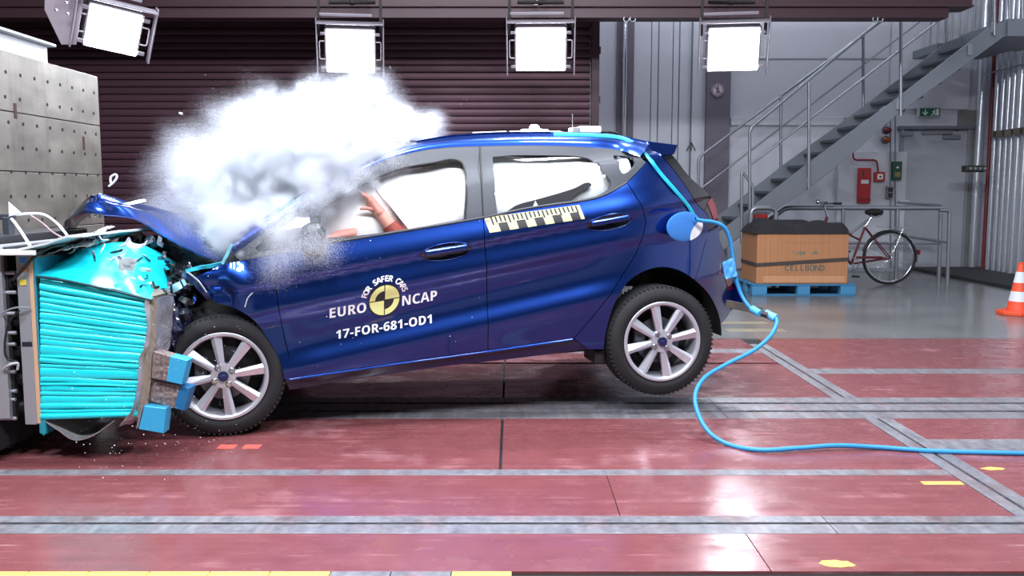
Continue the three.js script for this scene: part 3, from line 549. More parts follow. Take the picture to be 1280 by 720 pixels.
// ---------------------------------------------------------------- the car
// local axes: x rearwards along the flank (0 at the front wheel), y up, z outwards to the near side
const YAW = Math.atan2(0.48, 2.32), CO = V(-1.65019, 0, -5.38258);
const UX = V(Math.cos(YAW), 0, -Math.sin(YAW)), NZ = V(Math.sin(YAW), 0, Math.cos(YAW));
function flat(x, y, w) { const d = ray(x, y), t = (CO.dot(NZ) + w) / d.dot(NZ); const P = d.multiplyScalar(t); return [(P.x - CO.x) * UX.x + (P.z - CO.z) * UX.z, EYE + P.y, w]; }
// half width of the body at station u and height v, through the lines of the flank
function pchip(xs, ys, x) {
  const n = xs.length; if (x <= xs[0]) return ys[0] + (x - xs[0]) * (ys[1] - ys[0]) / (xs[1] - xs[0]) * 0.5; if (x >= xs[n - 1]) return ys[n - 1];
  let i = 0; while (x > xs[i + 1]) i++;
  const d = (k) => (ys[k + 1] - ys[k]) / (xs[k + 1] - xs[k]);
  const m = (k) => { if (k === 0) return d(0); if (k === n - 1) return d(n - 2); const a = d(k - 1), b = d(k); return a * b <= 0 ? 0 : 2 * a * b / (a + b); };
  const h = xs[i + 1] - xs[i], t = (x - xs[i]) / h, t2 = t * t, t3 = t2 * t;
  return (2 * t3 - 3 * t2 + 1) * ys[i] + (t3 - 2 * t2 + t) * h * m(i) + (-2 * t3 + 3 * t2) * ys[i + 1] + (t3 - t2) * h * m(i + 1);
}
function W(u, v) {
  const h = v - 0.0413 * u, uc = clamp(u, -0.6, 2.9);
  const S = 0.262 + 0.163 * clamp(uc, 0.2, 2.3), C = 0.747 + 0.136 * uc, B = 0.905 + 0.122 * uc;
  const k = smooth(0.15, 0.5, uc) * (1 - smooth(1.9, 2.35, uc)), c = smooth(0.05, 0.4, uc) * (1 - smooth(2.15, 2.7, uc));
  const ys = [0.1, 0.24, S - 0.07, S + 0.0, S + 0.11, lerp(S + 0.16, C - 0.14, 0.5), C - 0.13, C - 0.03, C + 0.012, B - 0.02, B + 0.03, B + 0.17, 1.33, 1.44, 1.52];
  const ws = [0.76, 0.795, 0.822, 0.836, 0.836 - 0.024 * k, 0.836 - 0.012 * k, 0.858, 0.858 - 0.012 * c, 0.868, 0.845, 0.832, 0.775, 0.668, 0.592, 0.53];
  for (let i = 1; i < ys.length; i++) if (ys[i] < ys[i - 1] + 0.012) ys[i] = ys[i - 1] + 0.012;
  let w = pchip(ys, ws, h);
  if (u > 2.05) w -= 0.36 * Math.pow((u - 2.05) / 0.8, 2.3);
  if (u < 0.25) { w -= 0.09 * Math.pow((0.25 - u) / 0.6, 2); w += (1 - smooth(-0.05, 0.28, u)) * 0.03 * (Math.abs(noise(u * 7, v * 5, 3)) * 2 - 0.5) * smooth(0.45, 0.7, v); }
  return w;
}
function side(x, y, off = 0) { let w = 0.84, p; for (let i = 0; i < 14; i++) { p = flat(x, y, w + off); w = lerp(w, W(p[0], p[1]), 0.8); } return [p[0], p[1]]; }
const onSide = (x, y, off = 0) => { const [u, v] = side(x, y); return V(u, v, W(u, v) + off); };
// outline from runs of points: each run is a smooth curve, corners where runs meet
function outline(...runs) {
  const out = [];
  for (const run of runs) {
    const uv = run.map(([x, y]) => { const [u, v] = side(x, y); return V(u, v, 0); });
    const pts = uv.length < 3 ? uv : new THREE.CatmullRomCurve3(uv, false, 'centripetal').getPoints(uv.length * 5);
    for (const p of pts) if (!out.length || Math.hypot(out[out.length - 1][0] - p.x, out[out.length - 1][1] - p.y) > 1e-4) out.push([p.x, p.y]);
  }
  if (Math.hypot(out[0][0] - out[out.length - 1][0], out[0][1] - out[out.length - 1][1]) < 1e-3) out.pop();
  if (THREE.ShapeUtils.area(out.map(([x, y]) => ({ x, y }))) < 0) out.reverse();
  return out;
}
function inset(poly, d) {
  const n = poly.length;
  return poly.map((p, i) => {
    const a = poly[(i + n - 1) % n], b = poly[(i + 1) % n], e1 = [p[0] - a[0], p[1] - a[1]], e2 = [b[0] - p[0], b[1] - p[1]], l1 = Math.hypot(...e1) || 1, l2 = Math.hypot(...e2) || 1;
    let nx = -e1[1] / l1 - e2[1] / l2, ny = e1[0] / l1 + e2[0] / l2; const l = Math.hypot(nx, ny) || 1, s = d / Math.max(0.4, l / 2); return [p[0] + nx / l * s, p[1] + ny / l * s];
  });
}
function clipHalf(poly, axis, val, keepAbove) {
  const out = [], f = (p) => (keepAbove ? p[axis] - val : val - p[axis]);
  for (let i = 0; i < poly.length; i++) {
    const a = poly[i], b = poly[(i + 1) % poly.length], fa = f(a), fb = f(b);
    if (fa >= 0) out.push(a);
    if ((fa > 0 && fb < 0) || (fa < 0 && fb > 0)) { const t = fa / (fa - fb); out.push([lerp(a[0], b[0], t), lerp(a[1], b[1], t)]); }
  }
  return out;
}
// a skin over an outline on the flank, with turned-in edges
function panel(poly, { cell = 0.03, off = 0, skirt = 0.022, holes = [], depth = W } = {}) {
  const pos = [], nor = [], uv = [], idx = [];
  const add = (u, v) => {
    const w = depth(u, v) + off, e = 0.004, du = (depth(u + e, v) - depth(u - e, v)) / (2 * e), dv = (depth(u, v + e) - depth(u, v - e)) / (2 * e), l = Math.hypot(du, dv, 1);
    pos.push(u, v, w); nor.push(-du / l, -dv / l, 1 / l); uv.push(u, v); return pos.length / 3 - 1;
  };
  let key = poly.slice();
  for (const h of holes) {   // slit from the outline to each opening
    let best = [1e9, 0, 0]; key.forEach((p, i) => h.forEach((q, j) => { const d = Math.hypot(p[0] - q[0], p[1] - q[1]); if (d < best[0]) best = [d, i, j]; }));
    const hole = h.slice().reverse(), j = hole.length - 1 - best[2], ring = [...hole.slice(j), ...hole.slice(0, j + 1)];
    key = [...key.slice(0, best[1] + 1), ...ring, ...key.slice(best[1])];
  }
  const us = key.map((p) => p[0]), vs = key.map((p) => p[1]), u0 = Math.min(...us), u1 = Math.max(...us), v0 = Math.min(...vs), v1 = Math.max(...vs);
  const nu = Math.ceil((u1 - u0) / cell), nv = Math.ceil((v1 - v0) / cell * 1.6);
  for (let i = 0; i < nu; i++) {
    const col = clipHalf(clipHalf(key, 0, u0 + (u1 - u0) * i / nu, true), 0, u0 + (u1 - u0) * (i + 1) / nu, false);
    if (col.length < 3) continue;
    for (let j = 0; j < nv; j++) {
      let c = clipHalf(clipHalf(col, 1, v0 + (v1 - v0) * j / nv, true), 1, v0 + (v1 - v0) * (j + 1) / nv, false);
      c = c.filter((p, k) => { const q = c[(k + 1) % c.length]; return Math.hypot(p[0] - q[0], p[1] - q[1]) > 1e-6; });
      if (c.length < 3 || Math.abs(THREE.ShapeUtils.area(c.map(([x, y]) => ({ x, y })))) < 1e-9) continue;
      const ids = c.map((p) => add(p[0], p[1]));
      const tri = c.length === 4 && Math.abs(THREE.ShapeUtils.area(c.map(([x, y]) => ({ x, y })))) > 0.98 * (u1 - u0) / nu * (v1 - v0) / nv ? [[0, 1, 2], [0, 2, 3]] : THREE.ShapeUtils.triangulateShape(c.map(([x, y]) => new THREE.Vector2(x, y)), []);
      for (const t of tri) {
        const [a, b, d] = t.map((k) => c[k]), ar = (b[0] - a[0]) * (d[1] - a[1]) - (b[1] - a[1]) * (d[0] - a[0]);
        if (Math.abs(ar) < 1e-11) continue;
        idx.push(ids[t[0]], ids[t[ar > 0 ? 1 : 2]], ids[t[ar > 0 ? 2 : 1]]);
      }
    }
  }
  for (const ring of skirt ? [poly, ...holes.map((h) => h.slice().reverse())] : []) ring.forEach((p, i) => {
    const q = ring[(i + 1) % ring.length], l = Math.hypot(q[0] - p[0], q[1] - p[1]); if (l < 1e-6) return;
    const n = [(q[1] - p[1]) / l, -(q[0] - p[0]) / l, 0], m = Math.max(1, Math.ceil(l / 0.04));
    for (let k = 0; k < m; k++) {
      const s = pos.length / 3;
      for (const t of [k / m, (k + 1) / m]) for (const z of [0, -skirt]) { const u = lerp(p[0], q[0], t), v = lerp(p[1], q[1], t); pos.push(u, v, depth(u, v) + off + z); nor.push(...n); uv.push(u, v); }
      idx.push(s, s + 1, s + 2, s + 2, s + 1, s + 3);
    }
  });
  const g = new THREE.BufferGeometry();
  g.setAttribute('position', new THREE.Float32BufferAttribute(pos, 3)); g.setAttribute('normal', new THREE.Float32BufferAttribute(nor, 3)); g.setAttribute('uv', new THREE.Float32BufferAttribute(uv, 2)); g.setIndex(idx);
  return g;
}
const paint = std(new THREE.Color(0.012, 0.052, 0.29), 0.3, 0.92, { clearcoat: 1, clearcoatRoughness: 0.04 });
const trimMat = std(0x383c44, 0.55, 0.0), plastic = std(0x17181c, 0.55), innerMat = std(0x0c0c0f, 0.8), glassMat = new THREE.MeshPhysicalMaterial({ color: 0xf4f8fa, roughness: 0.02, transmission: 1, thickness: 0, ior: 1.5 });
const darkGlass = std(0x14161a, 0.08, 0, { clearcoat: 1 }), fabricWhite = std(0xfaf9f7, 0.9), silver = std(0xc9cbd4, 0.3, 0.55, { clearcoat: 0.6, clearcoatRoughness: 0.15 }), rubber = std(0x1a1a1d, 0.78), redLens = std(0x9a0f16, 0.15, 0, { clearcoat: 1 });
const car = thing('crashed_hatchback', 'dark blue five-door hatchback ramming the blue honeycomb barrier, tail lifted', 'car', CO, YAW);
const bothSides = (name, g, m) => { mesh(name, g, m, car); mesh(name, mirrored(g), m, car); };

// --- flank panels
const P = {
  fender: outline([[262, 338], [277, 330], [300, 326], [345, 317]], [[345, 317], [344, 345], [347, 375], [352, 405], [360, 440], [367, 464], [367, 477]], [[367, 477], [355, 474]], [[355, 474], [350, 452], [335, 425], [315, 399], [292, 385], [270, 379]], [[270, 379], [258, 366], [250, 356], [244, 347], [262, 338]]),
  front_door: outline([[345, 317], [400, 305], [500, 289], [604, 271.5]], [[604, 271.5], [606, 300], [608.5, 350], [610, 400], [610, 438]], [[610, 438], [500, 453], [430, 463], [367, 473]], [[367, 473], [360, 440], [352, 405], [347, 375], [344, 345], [345, 317]]),
  rear_door: outline([[604, 271.5], [660, 260], [700, 253], [740, 248], [760, 241], [784, 228]], [[784, 228], [795, 246], [804, 262], [807, 276], [804, 293], [797, 312], [787, 330], [757, 376], [735, 403], [717, 423]], [[717, 423], [660, 431], [610, 438]], [[610, 438], [610, 400], [608.5, 350], [606, 300], [604, 271.5]]),
  quarter: outline([[784, 228], [795, 217], [808, 203]], [[808, 203], [806, 190], [797, 180], [812, 184], [828, 196]], [[828, 196], [840, 210], [855, 230], [868, 250], [880, 264]], [[880, 264], [886, 272], [886, 290], [881, 305], [877, 322], [870, 345], [868, 350]], [[868, 350], [858, 343], [845, 337], [827, 334], [806, 339], [786, 352], [771, 375], [761, 402], [757, 420], [755, 437]], [[755, 437], [735, 437]], [[735, 437], [717, 423]], [[717, 423], [735, 403], [757, 376], [787, 330], [797, 312], [804, 293], [807, 276], [804, 262], [795, 246], [784, 228]]),
  bumper: outline([[868, 350], [870, 345], [877, 322], [881, 305], [886, 290]], [[886, 290], [892, 284], [898, 284]], [[898, 284], [900, 300], [908, 322], [914, 340], [918, 360], [918, 374], [914, 388], [903, 404]], [[903, 404], [886, 408]], [[886, 408], [887, 395], [882, 375], [874, 358], [868, 350]]),
  tailgate: outline([[828, 196], [840, 193]], [[840, 193], [850, 205], [862, 221], [876, 233], [889, 246]], [[889, 246], [880, 264]], [[880, 264], [868, 250], [855, 230], [840, 210], [828, 196]]),
  tail_lamp: outline([[880, 264], [889, 246]], [[889, 246], [894, 256], [898, 284]], [[898, 284], [886, 290]], [[886, 290], [886, 272], [880, 264]]),
  sill: outline([[356, 476], [430, 463], [500, 453], [610, 438], [717, 423]], [[717, 423], [735, 437]], [[735, 437], [640, 449], [551, 459], [430, 477], [362, 488]], [[362, 488], [356, 476]]),
};
const gap = (p) => inset(p, 0.0022);
for (const [n, k, m] of [['front_fender', 'fender', paint], ['front_door', 'front_door', paint], ['rear_door', 'rear_door', paint], ['rear_quarter', 'quarter', paint], ['rear_bumper_corner', 'bumper', paint], ['tailgate_side', 'tailgate', darkGlass], ['tail_lamp', 'tail_lamp', darkGlass]]) bothSides(n, panel(gap(P[k]), { skirt: k === 'quarter' || k === 'bumper' ? 0.05 : 0.022 }), m);
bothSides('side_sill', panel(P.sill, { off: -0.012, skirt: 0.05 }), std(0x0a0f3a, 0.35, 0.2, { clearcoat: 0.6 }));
mesh('sill_edge', tube([[362, 474.5], [430, 464.5], [500, 454.5], [610, 439.5], [716, 424.5]].map(([x, y]) => onSide(x, y, 0.0)), 0.007, 60, 8), paint, car);
bothSides('tail_lamp_lens', panel(outline([[884, 254], [889, 247]], [[889, 247], [894, 257], [897.5, 279]], [[897.5, 279], [892, 280]], [[892, 280], [889, 266], [884, 254]]), { off: 0.004, skirt: 0.01 }), redLens);
mesh('rear_reflector', panel(outline([[906, 346], [912, 346]], [[912, 346], [917, 362]], [[917, 362], [911, 363]], [[911, 363], [906, 346]]), { off: 0.006, skirt: 0.008 }), redLens, car);

// --- window band
const A = [[292, 318], [330, 291], [360, 271], [390, 249], [417, 232], [462, 209], [491, 197], [527, 188], [560, 184], [600, 182.5], [655, 181.5], [700, 182], [740, 184], [775, 188], [800, 196]];
const Bo = [[285, 300], [322, 276], [350, 258], [382, 238], [408, 222], [450, 203], [484, 189], [522, 178], [558, 172], [598, 169], [655, 167], [700, 167], [745, 168], [783, 173], [812, 180]];
const openings = {
  front: outline([[402, 296], [402, 262], [406, 256], [422, 249], [437, 240], [468, 224], [500, 211], [543, 203], [565, 199]], [[565, 199], [575, 201], [580, 208], [583, 235], [581, 274]], [[581, 274], [500, 288], [415, 299], [404, 300], [402, 296]]),
  rear: outline([[616, 196], [640, 194], [680, 194], [728, 196], [741, 201], [754, 214], [764, 227], [762, 236], [750, 244], [735, 248]], [[735, 248], [692, 257], [622, 268]], [[622, 268], [619, 240], [616, 196]]),
  quarter: outline([[767, 194], [785, 196], [794, 200], [795, 205], [785, 216], [779, 217], [775, 211], [767, 194]]),
  sail: outline([[308, 318], [350, 286], [386, 260]], [[386, 260], [388, 285], [389, 303]], [[389, 303], [347, 312], [308, 318]]),
};
P.band = outline([[396, 306], [393, 280], [390, 249]], A.slice(3), [[800, 196], [808, 203]], [[808, 203], [795, 217], [784, 228]], [[784, 228], [760, 241], [740, 248], [700, 253], [660, 260], [604, 271.5]], [[604, 271.5], [500, 289], [396, 306]]);
bothSides('window_surround', panel(P.band, { off: -0.006, skirt: 0.03, holes: [openings.front, openings.rear, openings.quarter], cell: 0.025 }), trimMat);
P.sailFrame = outline(A.slice(0, 4), [[390, 249], [393, 280], [396, 306]], [[396, 306], [345, 317], [300, 326]], [[300, 326], [292, 318]]);
bothSides('sail_frame', panel(P.sailFrame, { off: -0.008, skirt: 0.03, holes: [openings.sail], cell: 0.025 }), trimMat);
bothSides('quarter_pane', panel(openings.quarter, { off: -0.014, skirt: 0 }), glassMat);
bothSides('rear_door_pane', panel(openings.rear, { off: -0.014, skirt: 0 }), glassMat);
bothSides('sail_pane', panel(openings.sail, { off: -0.014, skirt: 0 }), glassMat);
mesh('pillar_seam', tube([[600, 183], [602, 230], [604, 271]].map(([x, y]) => onSide(x, y, -0.004)), 0.004, 12, 6), plastic, car);
mesh('belt_strip', tube([[396, 306], [500, 289.5], [604, 272], [660, 260.5], [740, 248.5], [760, 241.5], [784, 228]].map(([x, y]) => onSide(x, y, -0.001)), 0.007, 60, 8), trimMat, car);
mesh('window_seal', tube([[404, 258], [422, 249], [437, 240], [468, 224], [500, 211], [543, 203], [565, 199], [576, 202], [581, 212], [583, 240], [581, 274]].map(([x, y]) => onSide(x, y, -0.004)), 0.006, 60, 8), plastic, car);

// --- roof rails, pillars and roof
const inward = (i) => lerp(0.05, 0.1, smooth(0, 8, i));
const rail = A.map(([x, y], i) => { const a = onSide(x, y, -0.004), b = V(...flat(Bo[i][0], Bo[i][1], a.z - inward(i))); return { a, b }; });
const ribbon = rail.map(({ a, b }) => { const row = []; for (let k = 0; k <= 8; k++) { const t = k / 8, p = a.clone().lerp(b, t); p.z += 0.022 * Math.sin(Math.PI * t) * (1 - t * 0.5); p.y += 0.008 * Math.sin(Math.PI * t); row.push(p); } return row; });
const fine = (rows, n) => { const cols = rows[0].map((_, j) => new THREE.CatmullRomCurve3(rows.map((r) => r[j]), false, 'centripetal').getPoints(n)); return Array.from({ length: n + 1 }, (_, i) => cols.map((c) => c[i])); };
const band = fine(ribbon, 70);
bothSides('roof_rail', surface(band, true), paint);
const roofRows = rail.slice(7).map(({ b }) => { const row = []; for (let k = 0; k <= 24; k++) { const s = 1 - k / 12; row.push(V(b.x - 0.04 * (1 - s * s), b.y + 0.022 * (1 - Math.pow(Math.abs(s), 2.2)), s * b.z)); } return row; });
mesh('roof', shell(fine(roofRows, 30).map((r) => r.slice().reverse()), 0.01), paint, car);
const shield = fine(rail.slice(0, 8).map(({ b }) => { const row = []; for (let k = 0; k <= 16; k++) { const s = 1 - k / 8; row.push(V(b.x - 0.13 * (1 - s * s), b.y + 0.02 * (1 - s * s), s * b.z)); } return row; }), 20);
mesh('windscreen', surface(shield), glassMat, car);
// spoiler
{
  const pr = [[786, 173], [812, 178], [845, 182], [841, 192], [828, 195]].map(([x, y]) => flat(x, y, 0.5)), sh = new THREE.Shape(pr.map((p) => new THREE.Vector2(p[0], p[1])));
  mesh('spoiler', new THREE.ExtrudeGeometry(sh, { depth: 1.0, bevelEnabled: true, bevelSize: 0.006, bevelThickness: 0.02, bevelSegments: 2 }).translate(0, 0, -0.5), paint, car);
}
// tail: closed between the two flanks
{
  const E = [[840, 193], [862, 221], [889, 246], [894, 258], [898, 284], [900, 300], [908, 322], [914, 340], [918, 360], [918, 374], [914, 388], [903, 404]].map(([x, y]) => onSide(x, y, -0.004));
  const rows = (list) => list.map((p) => Array.from({ length: 21 }, (_, k) => { const s = 1 - k / 10; return V(p.x + 0.03 * (1 - s * s), p.y, s * p.z); }));
  mesh('rear_window', surface(rows(E.slice(0, 3))), darkGlass, car);
  mesh('tailgate', surface(rows(E.slice(2, 8))), paint, car);
  mesh('rear_bumper', surface(rows(E.slice(7))), paint, car);
}
// inner skin, floor and cabin
{
  const inner = (pts, off) => panel(pts, { off, skirt: 0, cell: 0.06 });
  bothSides('inner_skin', mergeGeometries([P.front_door, P.rear_door].map((p) => inner(p, -0.04))), innerMat);
  const fl = [0.1, 2.75].map((u) => [-1, 1].map((s) => V(u, 0.27 + 0.0413 * u, s * 0.76)));
  mesh('underbody', rbox(2.2, 0.08, 1.5, 0.02, 1.15, 0.315, 0, 2).rotateZ(0.0413), innerMat, car);
  mesh('tail_floor', rbox(0.75, 0.06, 1.2, 0.02, 2.36, 0.5, 0, 2).rotateZ(0.0), innerMat, car);
  mesh('rear_wheel_well', new THREE.CylinderGeometry(0.4, 0.4, 1.5, 40, 1, true, Math.PI, Math.PI).rotateX(Math.PI / 2).rotateZ(-Math.PI / 2 ).translate(2.37, 0.42, 0), innerMat, car);
  mesh('mud_flap', rbox(0.06, 0.075, 0.22, 0.006, ...(() => { const p = flat(744, 443, 0.68); return [p[0], p[1], 0.66]; })()), plastic, car);
  mesh('dashboard', rbox(0.36, 0.3, 1.3, 0.08, 0.42, 0.86, 0, 3), plastic, car);
  mesh('headliner', surface(fine(rail.slice(6).map(({ a }) => Array.from({ length: 9 }, (_, k) => V(a.x, a.y - 0.012, (a.z - 0.02) * (1 - k / 4)))), 16)), std(0x6b4a48, 0.9), car);
  const seat = (u, w) => {
    const s = part('seat', car);
    mesh('cushion', rbox(0.5, 0.16, 0.48, 0.06, u, 0.58, w, 3), plastic, s); mesh('backrest', rbox(0.16, 0.6, 0.46, 0.07, 0, 0, 0, 3).rotateZ(-0.32).translate(u + 0.36, 0.9, w), plastic, s); mesh('headrest', rbox(0.1, 0.18, 0.26, 0.04, u + 0.5, 1.27, w, 3), plastic, s);
  };
  seat(1.12, 0.37); seat(1.12, -0.37);
  mesh('rear_bench', rbox(0.5, 0.2, 1.2, 0.06, 1.95, 0.66, 0, 3), plastic, car);
  mesh('bench_back', rbox(0.14, 0.5, 1.2, 0.05, 2.28, 0.95, 0, 3), plastic, car);
  const st = part('steering_wheel', car); mesh('wheel_ring', new THREE.TorusGeometry(0.18, 0.016, 10, 32).rotateY(Math.PI / 2).rotateZ(0.4).translate(0.62, 0.98, 0.36), plastic, st); mesh('column', bar(V(0.4, 0.88, 0.36), V(0.62, 0.98, 0.36), 0.03, 10), plastic, st);
}
// airbags
{
  const bag = (poly, off, puff, lobes) => {
    const us = poly.map((p) => p[0]), u0 = Math.min(...us), u1 = Math.max(...us);
    const d = (u, v) => { let e = 1e9; for (let i = 0; i < poly.length; i++) { const a = poly[i], b = poly[(i + 1) % poly.length], t = clamp(((u - a[0]) * (b[0] - a[0]) + (v - a[1]) * (b[1] - a[1])) / ((b[0] - a[0]) ** 2 + (b[1] - a[1]) ** 2 + 1e-12), 0, 1); e = Math.min(e, Math.hypot(u - lerp(a[0], b[0], t), v - lerp(a[1], b[1], t))); } return W(u, v) + off + puff * Math.sqrt(smooth(-0.01, 0.12, e)) * (0.75 + 0.25 * Math.abs(Math.sin((u - u0) / (u1 - u0) * Math.PI * lobes))); };
    return panel(poly, { depth: d, skirt: 0.05, cell: 0.025 });
  };
  bothSides('curtain_airbag', bag(outline([[462, 232], [500, 212], [535, 210], [560, 202], [592, 192]], [[592, 192], [596, 230], [594, 286]], [[590, 284], [520, 296]], [[520, 296], [504, 276], [488, 256], [474, 240], [470, 228]]), -0.11, 0.05, 2), fabricWhite);
  bothSides('curtain_airbag', bag(outline([[602, 190], [650, 195], [690, 198], [716, 197], [760, 188]], [[760, 188], [792, 198], [798, 222]], [[798, 222], [760, 252], [700, 268], [602, 284]], [[602, 284], [600, 240], [602, 190]]), -0.11, 0.05, 3), fabricWhite);
  const c = flat(450, 280, 0.45);
  mesh('steering_airbag', new THREE.SphereGeometry(1, 40, 28).scale(0.33, 0.29, 0.27).rotateZ(0.35).translate(c[0], c[1], 0.42), fabricWhite, car);
  mesh('passenger_airbag', new THREE.SphereGeometry(1, 32, 24).scale(0.24, 0.3, 0.32).translate(0.62, 1.08, -0.36), fabricWhite, car);
  // dark child seat edge against the rear airbag, with its warning triangle
  mesh('child_seat', panel(outline([[633, 268], [648, 257], [672, 250], [700, 242], [722, 235], [738, 228], [742, 231], [728, 240], [719, 248], [717, 255]], [[717, 255], [692, 259], [633, 268]]), { off: -0.038, skirt: 0.05 }), std(0x2b2729, 0.8), car);
  mesh('warning_triangle', panel(outline([[671, 251], [676, 260]], [[676, 260], [667, 261]], [[667, 261], [671, 251]]), { off: -0.034, skirt: 0.003 }), std(0xe8e4da, 0.6), car);
}
// door handles: bowl and grip
for (const [n, cx, cy, rx, ry, dy] of [['front_handle', 558, 314.5, 31, 10.5, 5], ['rear_handle', 762, 277.5, 28, 9.5, 5]]) {
  const h = part('door_handle', car), c = onSide(cx, cy), e = onSide(cx + rx, cy - dy), hx = e.clone().sub(c), len = Math.hypot(hx.x, hx.y), top = onSide(cx, cy - ry), hy = Math.abs(top.y - c.y), ang = Math.atan2(hx.y, hx.x), tilt = -Math.atan2(hx.z, len);
  const place = (g) => g.rotateY(tilt).rotateZ(ang).translate(c.x, c.y, c.z);
  const ell = []; for (let k = 0; k < 40; k++) { const a = k / 40 * 6.2832, q = [Math.cos(a) * len, Math.sin(a) * hy]; ell.push([c.x + q[0] * Math.cos(ang) - q[1] * Math.sin(ang), c.y + q[0] * Math.sin(ang) + q[1] * Math.cos(ang)]); }
  mesh('handle_bowl_shade', panel(ell, { off: 0.0025, skirt: 0.006 }), std(0x03061c, 0.2, 0.3, { clearcoat: 1 }), h);  // near-black panel paints the shade of the recess behind the grip
  mesh('handle_grip', place(new THREE.CapsuleGeometry(hy * 0.36, len * 1.5, 8, 20).rotateZ(Math.PI / 2).scale(1, 1, 0.6).translate(0, hy * 0.2, 0.022)), paint, h);
  mesh('handle_rim', tube(ell.filter((_, k) => k % 2 === 0).map(([u, v]) => V(u, v, W(u, v) + 0.003)), 0.0022, 60, 6, true), paint, h);
}
// mirror
{
  const p = onSide(389, 302, 0.0), m = part('door_mirror', car), q = V(...flat(391, 300, 0.97));
  const g = rbox(0.13, 0.17, 0.2, 0.05, 0, 0, 0, 4), a = g.attributes.position; for (let i = 0; i < a.count; i++) { const k = 1 - 0.25 * smooth(0, 0.1, a.getX(i) < 0 ? -a.getX(i) : 0); a.setY(i, a.getY(i) * k); } g.computeVertexNormals();
  mesh('mirror_housing', g.translate(q.x, q.y, 0.96), std(0x24262e, 0.35, 0, { clearcoat: 0.5 }), m);
  mesh('mirror_foot', bar(V(q.x - 0.02, q.y - 0.05, 0.8), V(q.x, q.y - 0.03, 0.9), 0.03, 12), plastic, m);
  mesh('mirror_glass', rbox(0.004, 0.13, 0.16, 0.001, q.x + 0.066, q.y, 0.96, 1), chrome, m);
}
// --- decals
function decal(tl, tr, br, bl, tex, name, off = 0.0022, rough = 0.5) {
  const c = [tl, tr, br, bl].map(([x, y]) => side(x, y)), rows = [];
  for (let i = 0; i <= 16; i++) { const r = []; for (let j = 0; j <= 30; j++) { const s = j / 30, t = 1 - i / 16, q = (k) => lerp(lerp(c[0][k], c[1][k], s), lerp(c[3][k], c[2][k], s), t), u = q(0), v = q(1); r.push(V(u, v, W(u, v) + off)); } rows.push(r); }
  const g = surface(rows, true), uv = g.attributes.uv; for (let i = 0; i < uv.count; i++) uv.setY(i, 1 - (1 - uv.getY(i)));
  mesh(name, g, std(0xffffff, rough, 0, { map: tex, alphaTest: 0.5 }), car);
}
{
  const logo = canvas(1520, 800, (c) => {
    c.fillStyle = '#f4f6f8'; c.textBaseline = 'alphabetic'; c.textAlign = 'left';
    const fit = (s, x, y, w, size) => { c.save(); c.font = `bold ${size}px sans-serif`; const k = w / c.measureText(s).width; c.translate(x, y); c.scale(k, 1); c.fillText(s, 0, 0); c.restore(); };
    fit('EURO', 62, 482, 478, 172); fit('NCAP', 966, 482, 466, 172); fit('17-FOR-681-OD1', 150, 760, 1230, 150);
    c.save(); c.translate(758, 370); const s = 'FOR SAFER CARS', n = s.length; c.font = 'bold 100px sans-serif'; c.textAlign = 'center';
    [...s].forEach((ch, i) => { c.save(); c.rotate(lerp(-70, 70, i / (n - 1)) * Math.PI / 180); c.fillText(ch, 0, -234); c.restore(); });
    c.lineWidth = 16; c.fillStyle = '#e9ea9a'; c.strokeStyle = '#17181c'; c.beginPath(); c.arc(0, 0, 196, 0, 7); c.fill(); c.stroke();
    c.fillStyle = '#2a2b30'; c.beginPath(); c.moveTo(0, 0); c.arc(0, 0, 118, Math.PI, 1.5 * Math.PI); c.fill(); c.beginPath(); c.moveTo(0, 0); c.arc(0, 0, 118, 0, 0.5 * Math.PI); c.fill();
    c.lineWidth = 12; c.beginPath(); c.moveTo(-196, 0); c.lineTo(196, 0); c.moveTo(0, -196); c.lineTo(0, 196); c.stroke(); c.restore();
  });
  decal([404, 350.7], [556, 325.3], [556, 405.3], [404, 430.7], logo, 'flank_lettering');
  const ruler = canvas(1024, 170, (c, w, h) => {
    c.fillStyle = '#cfcc9c'; c.fillRect(0, 0, w, h); c.fillStyle = '#26262a';
    for (let i = 0; i < 10; i += 1) if (i % 2) c.fillRect(24 + i * 96, h * 0.46, 96, h * 0.54);
    for (let i = 0; i < 21; i++) c.fillRect(60 + i * 45.5, 4, 19, i % 4 ? 66 : 88);
    c.font = 'bold 40px sans-serif'; c.fillText('0', 10, 60);
  });
  decal([605, 272], [724, 256], [731, 273.5], [612, 291], ruler, 'scale_strip');
}
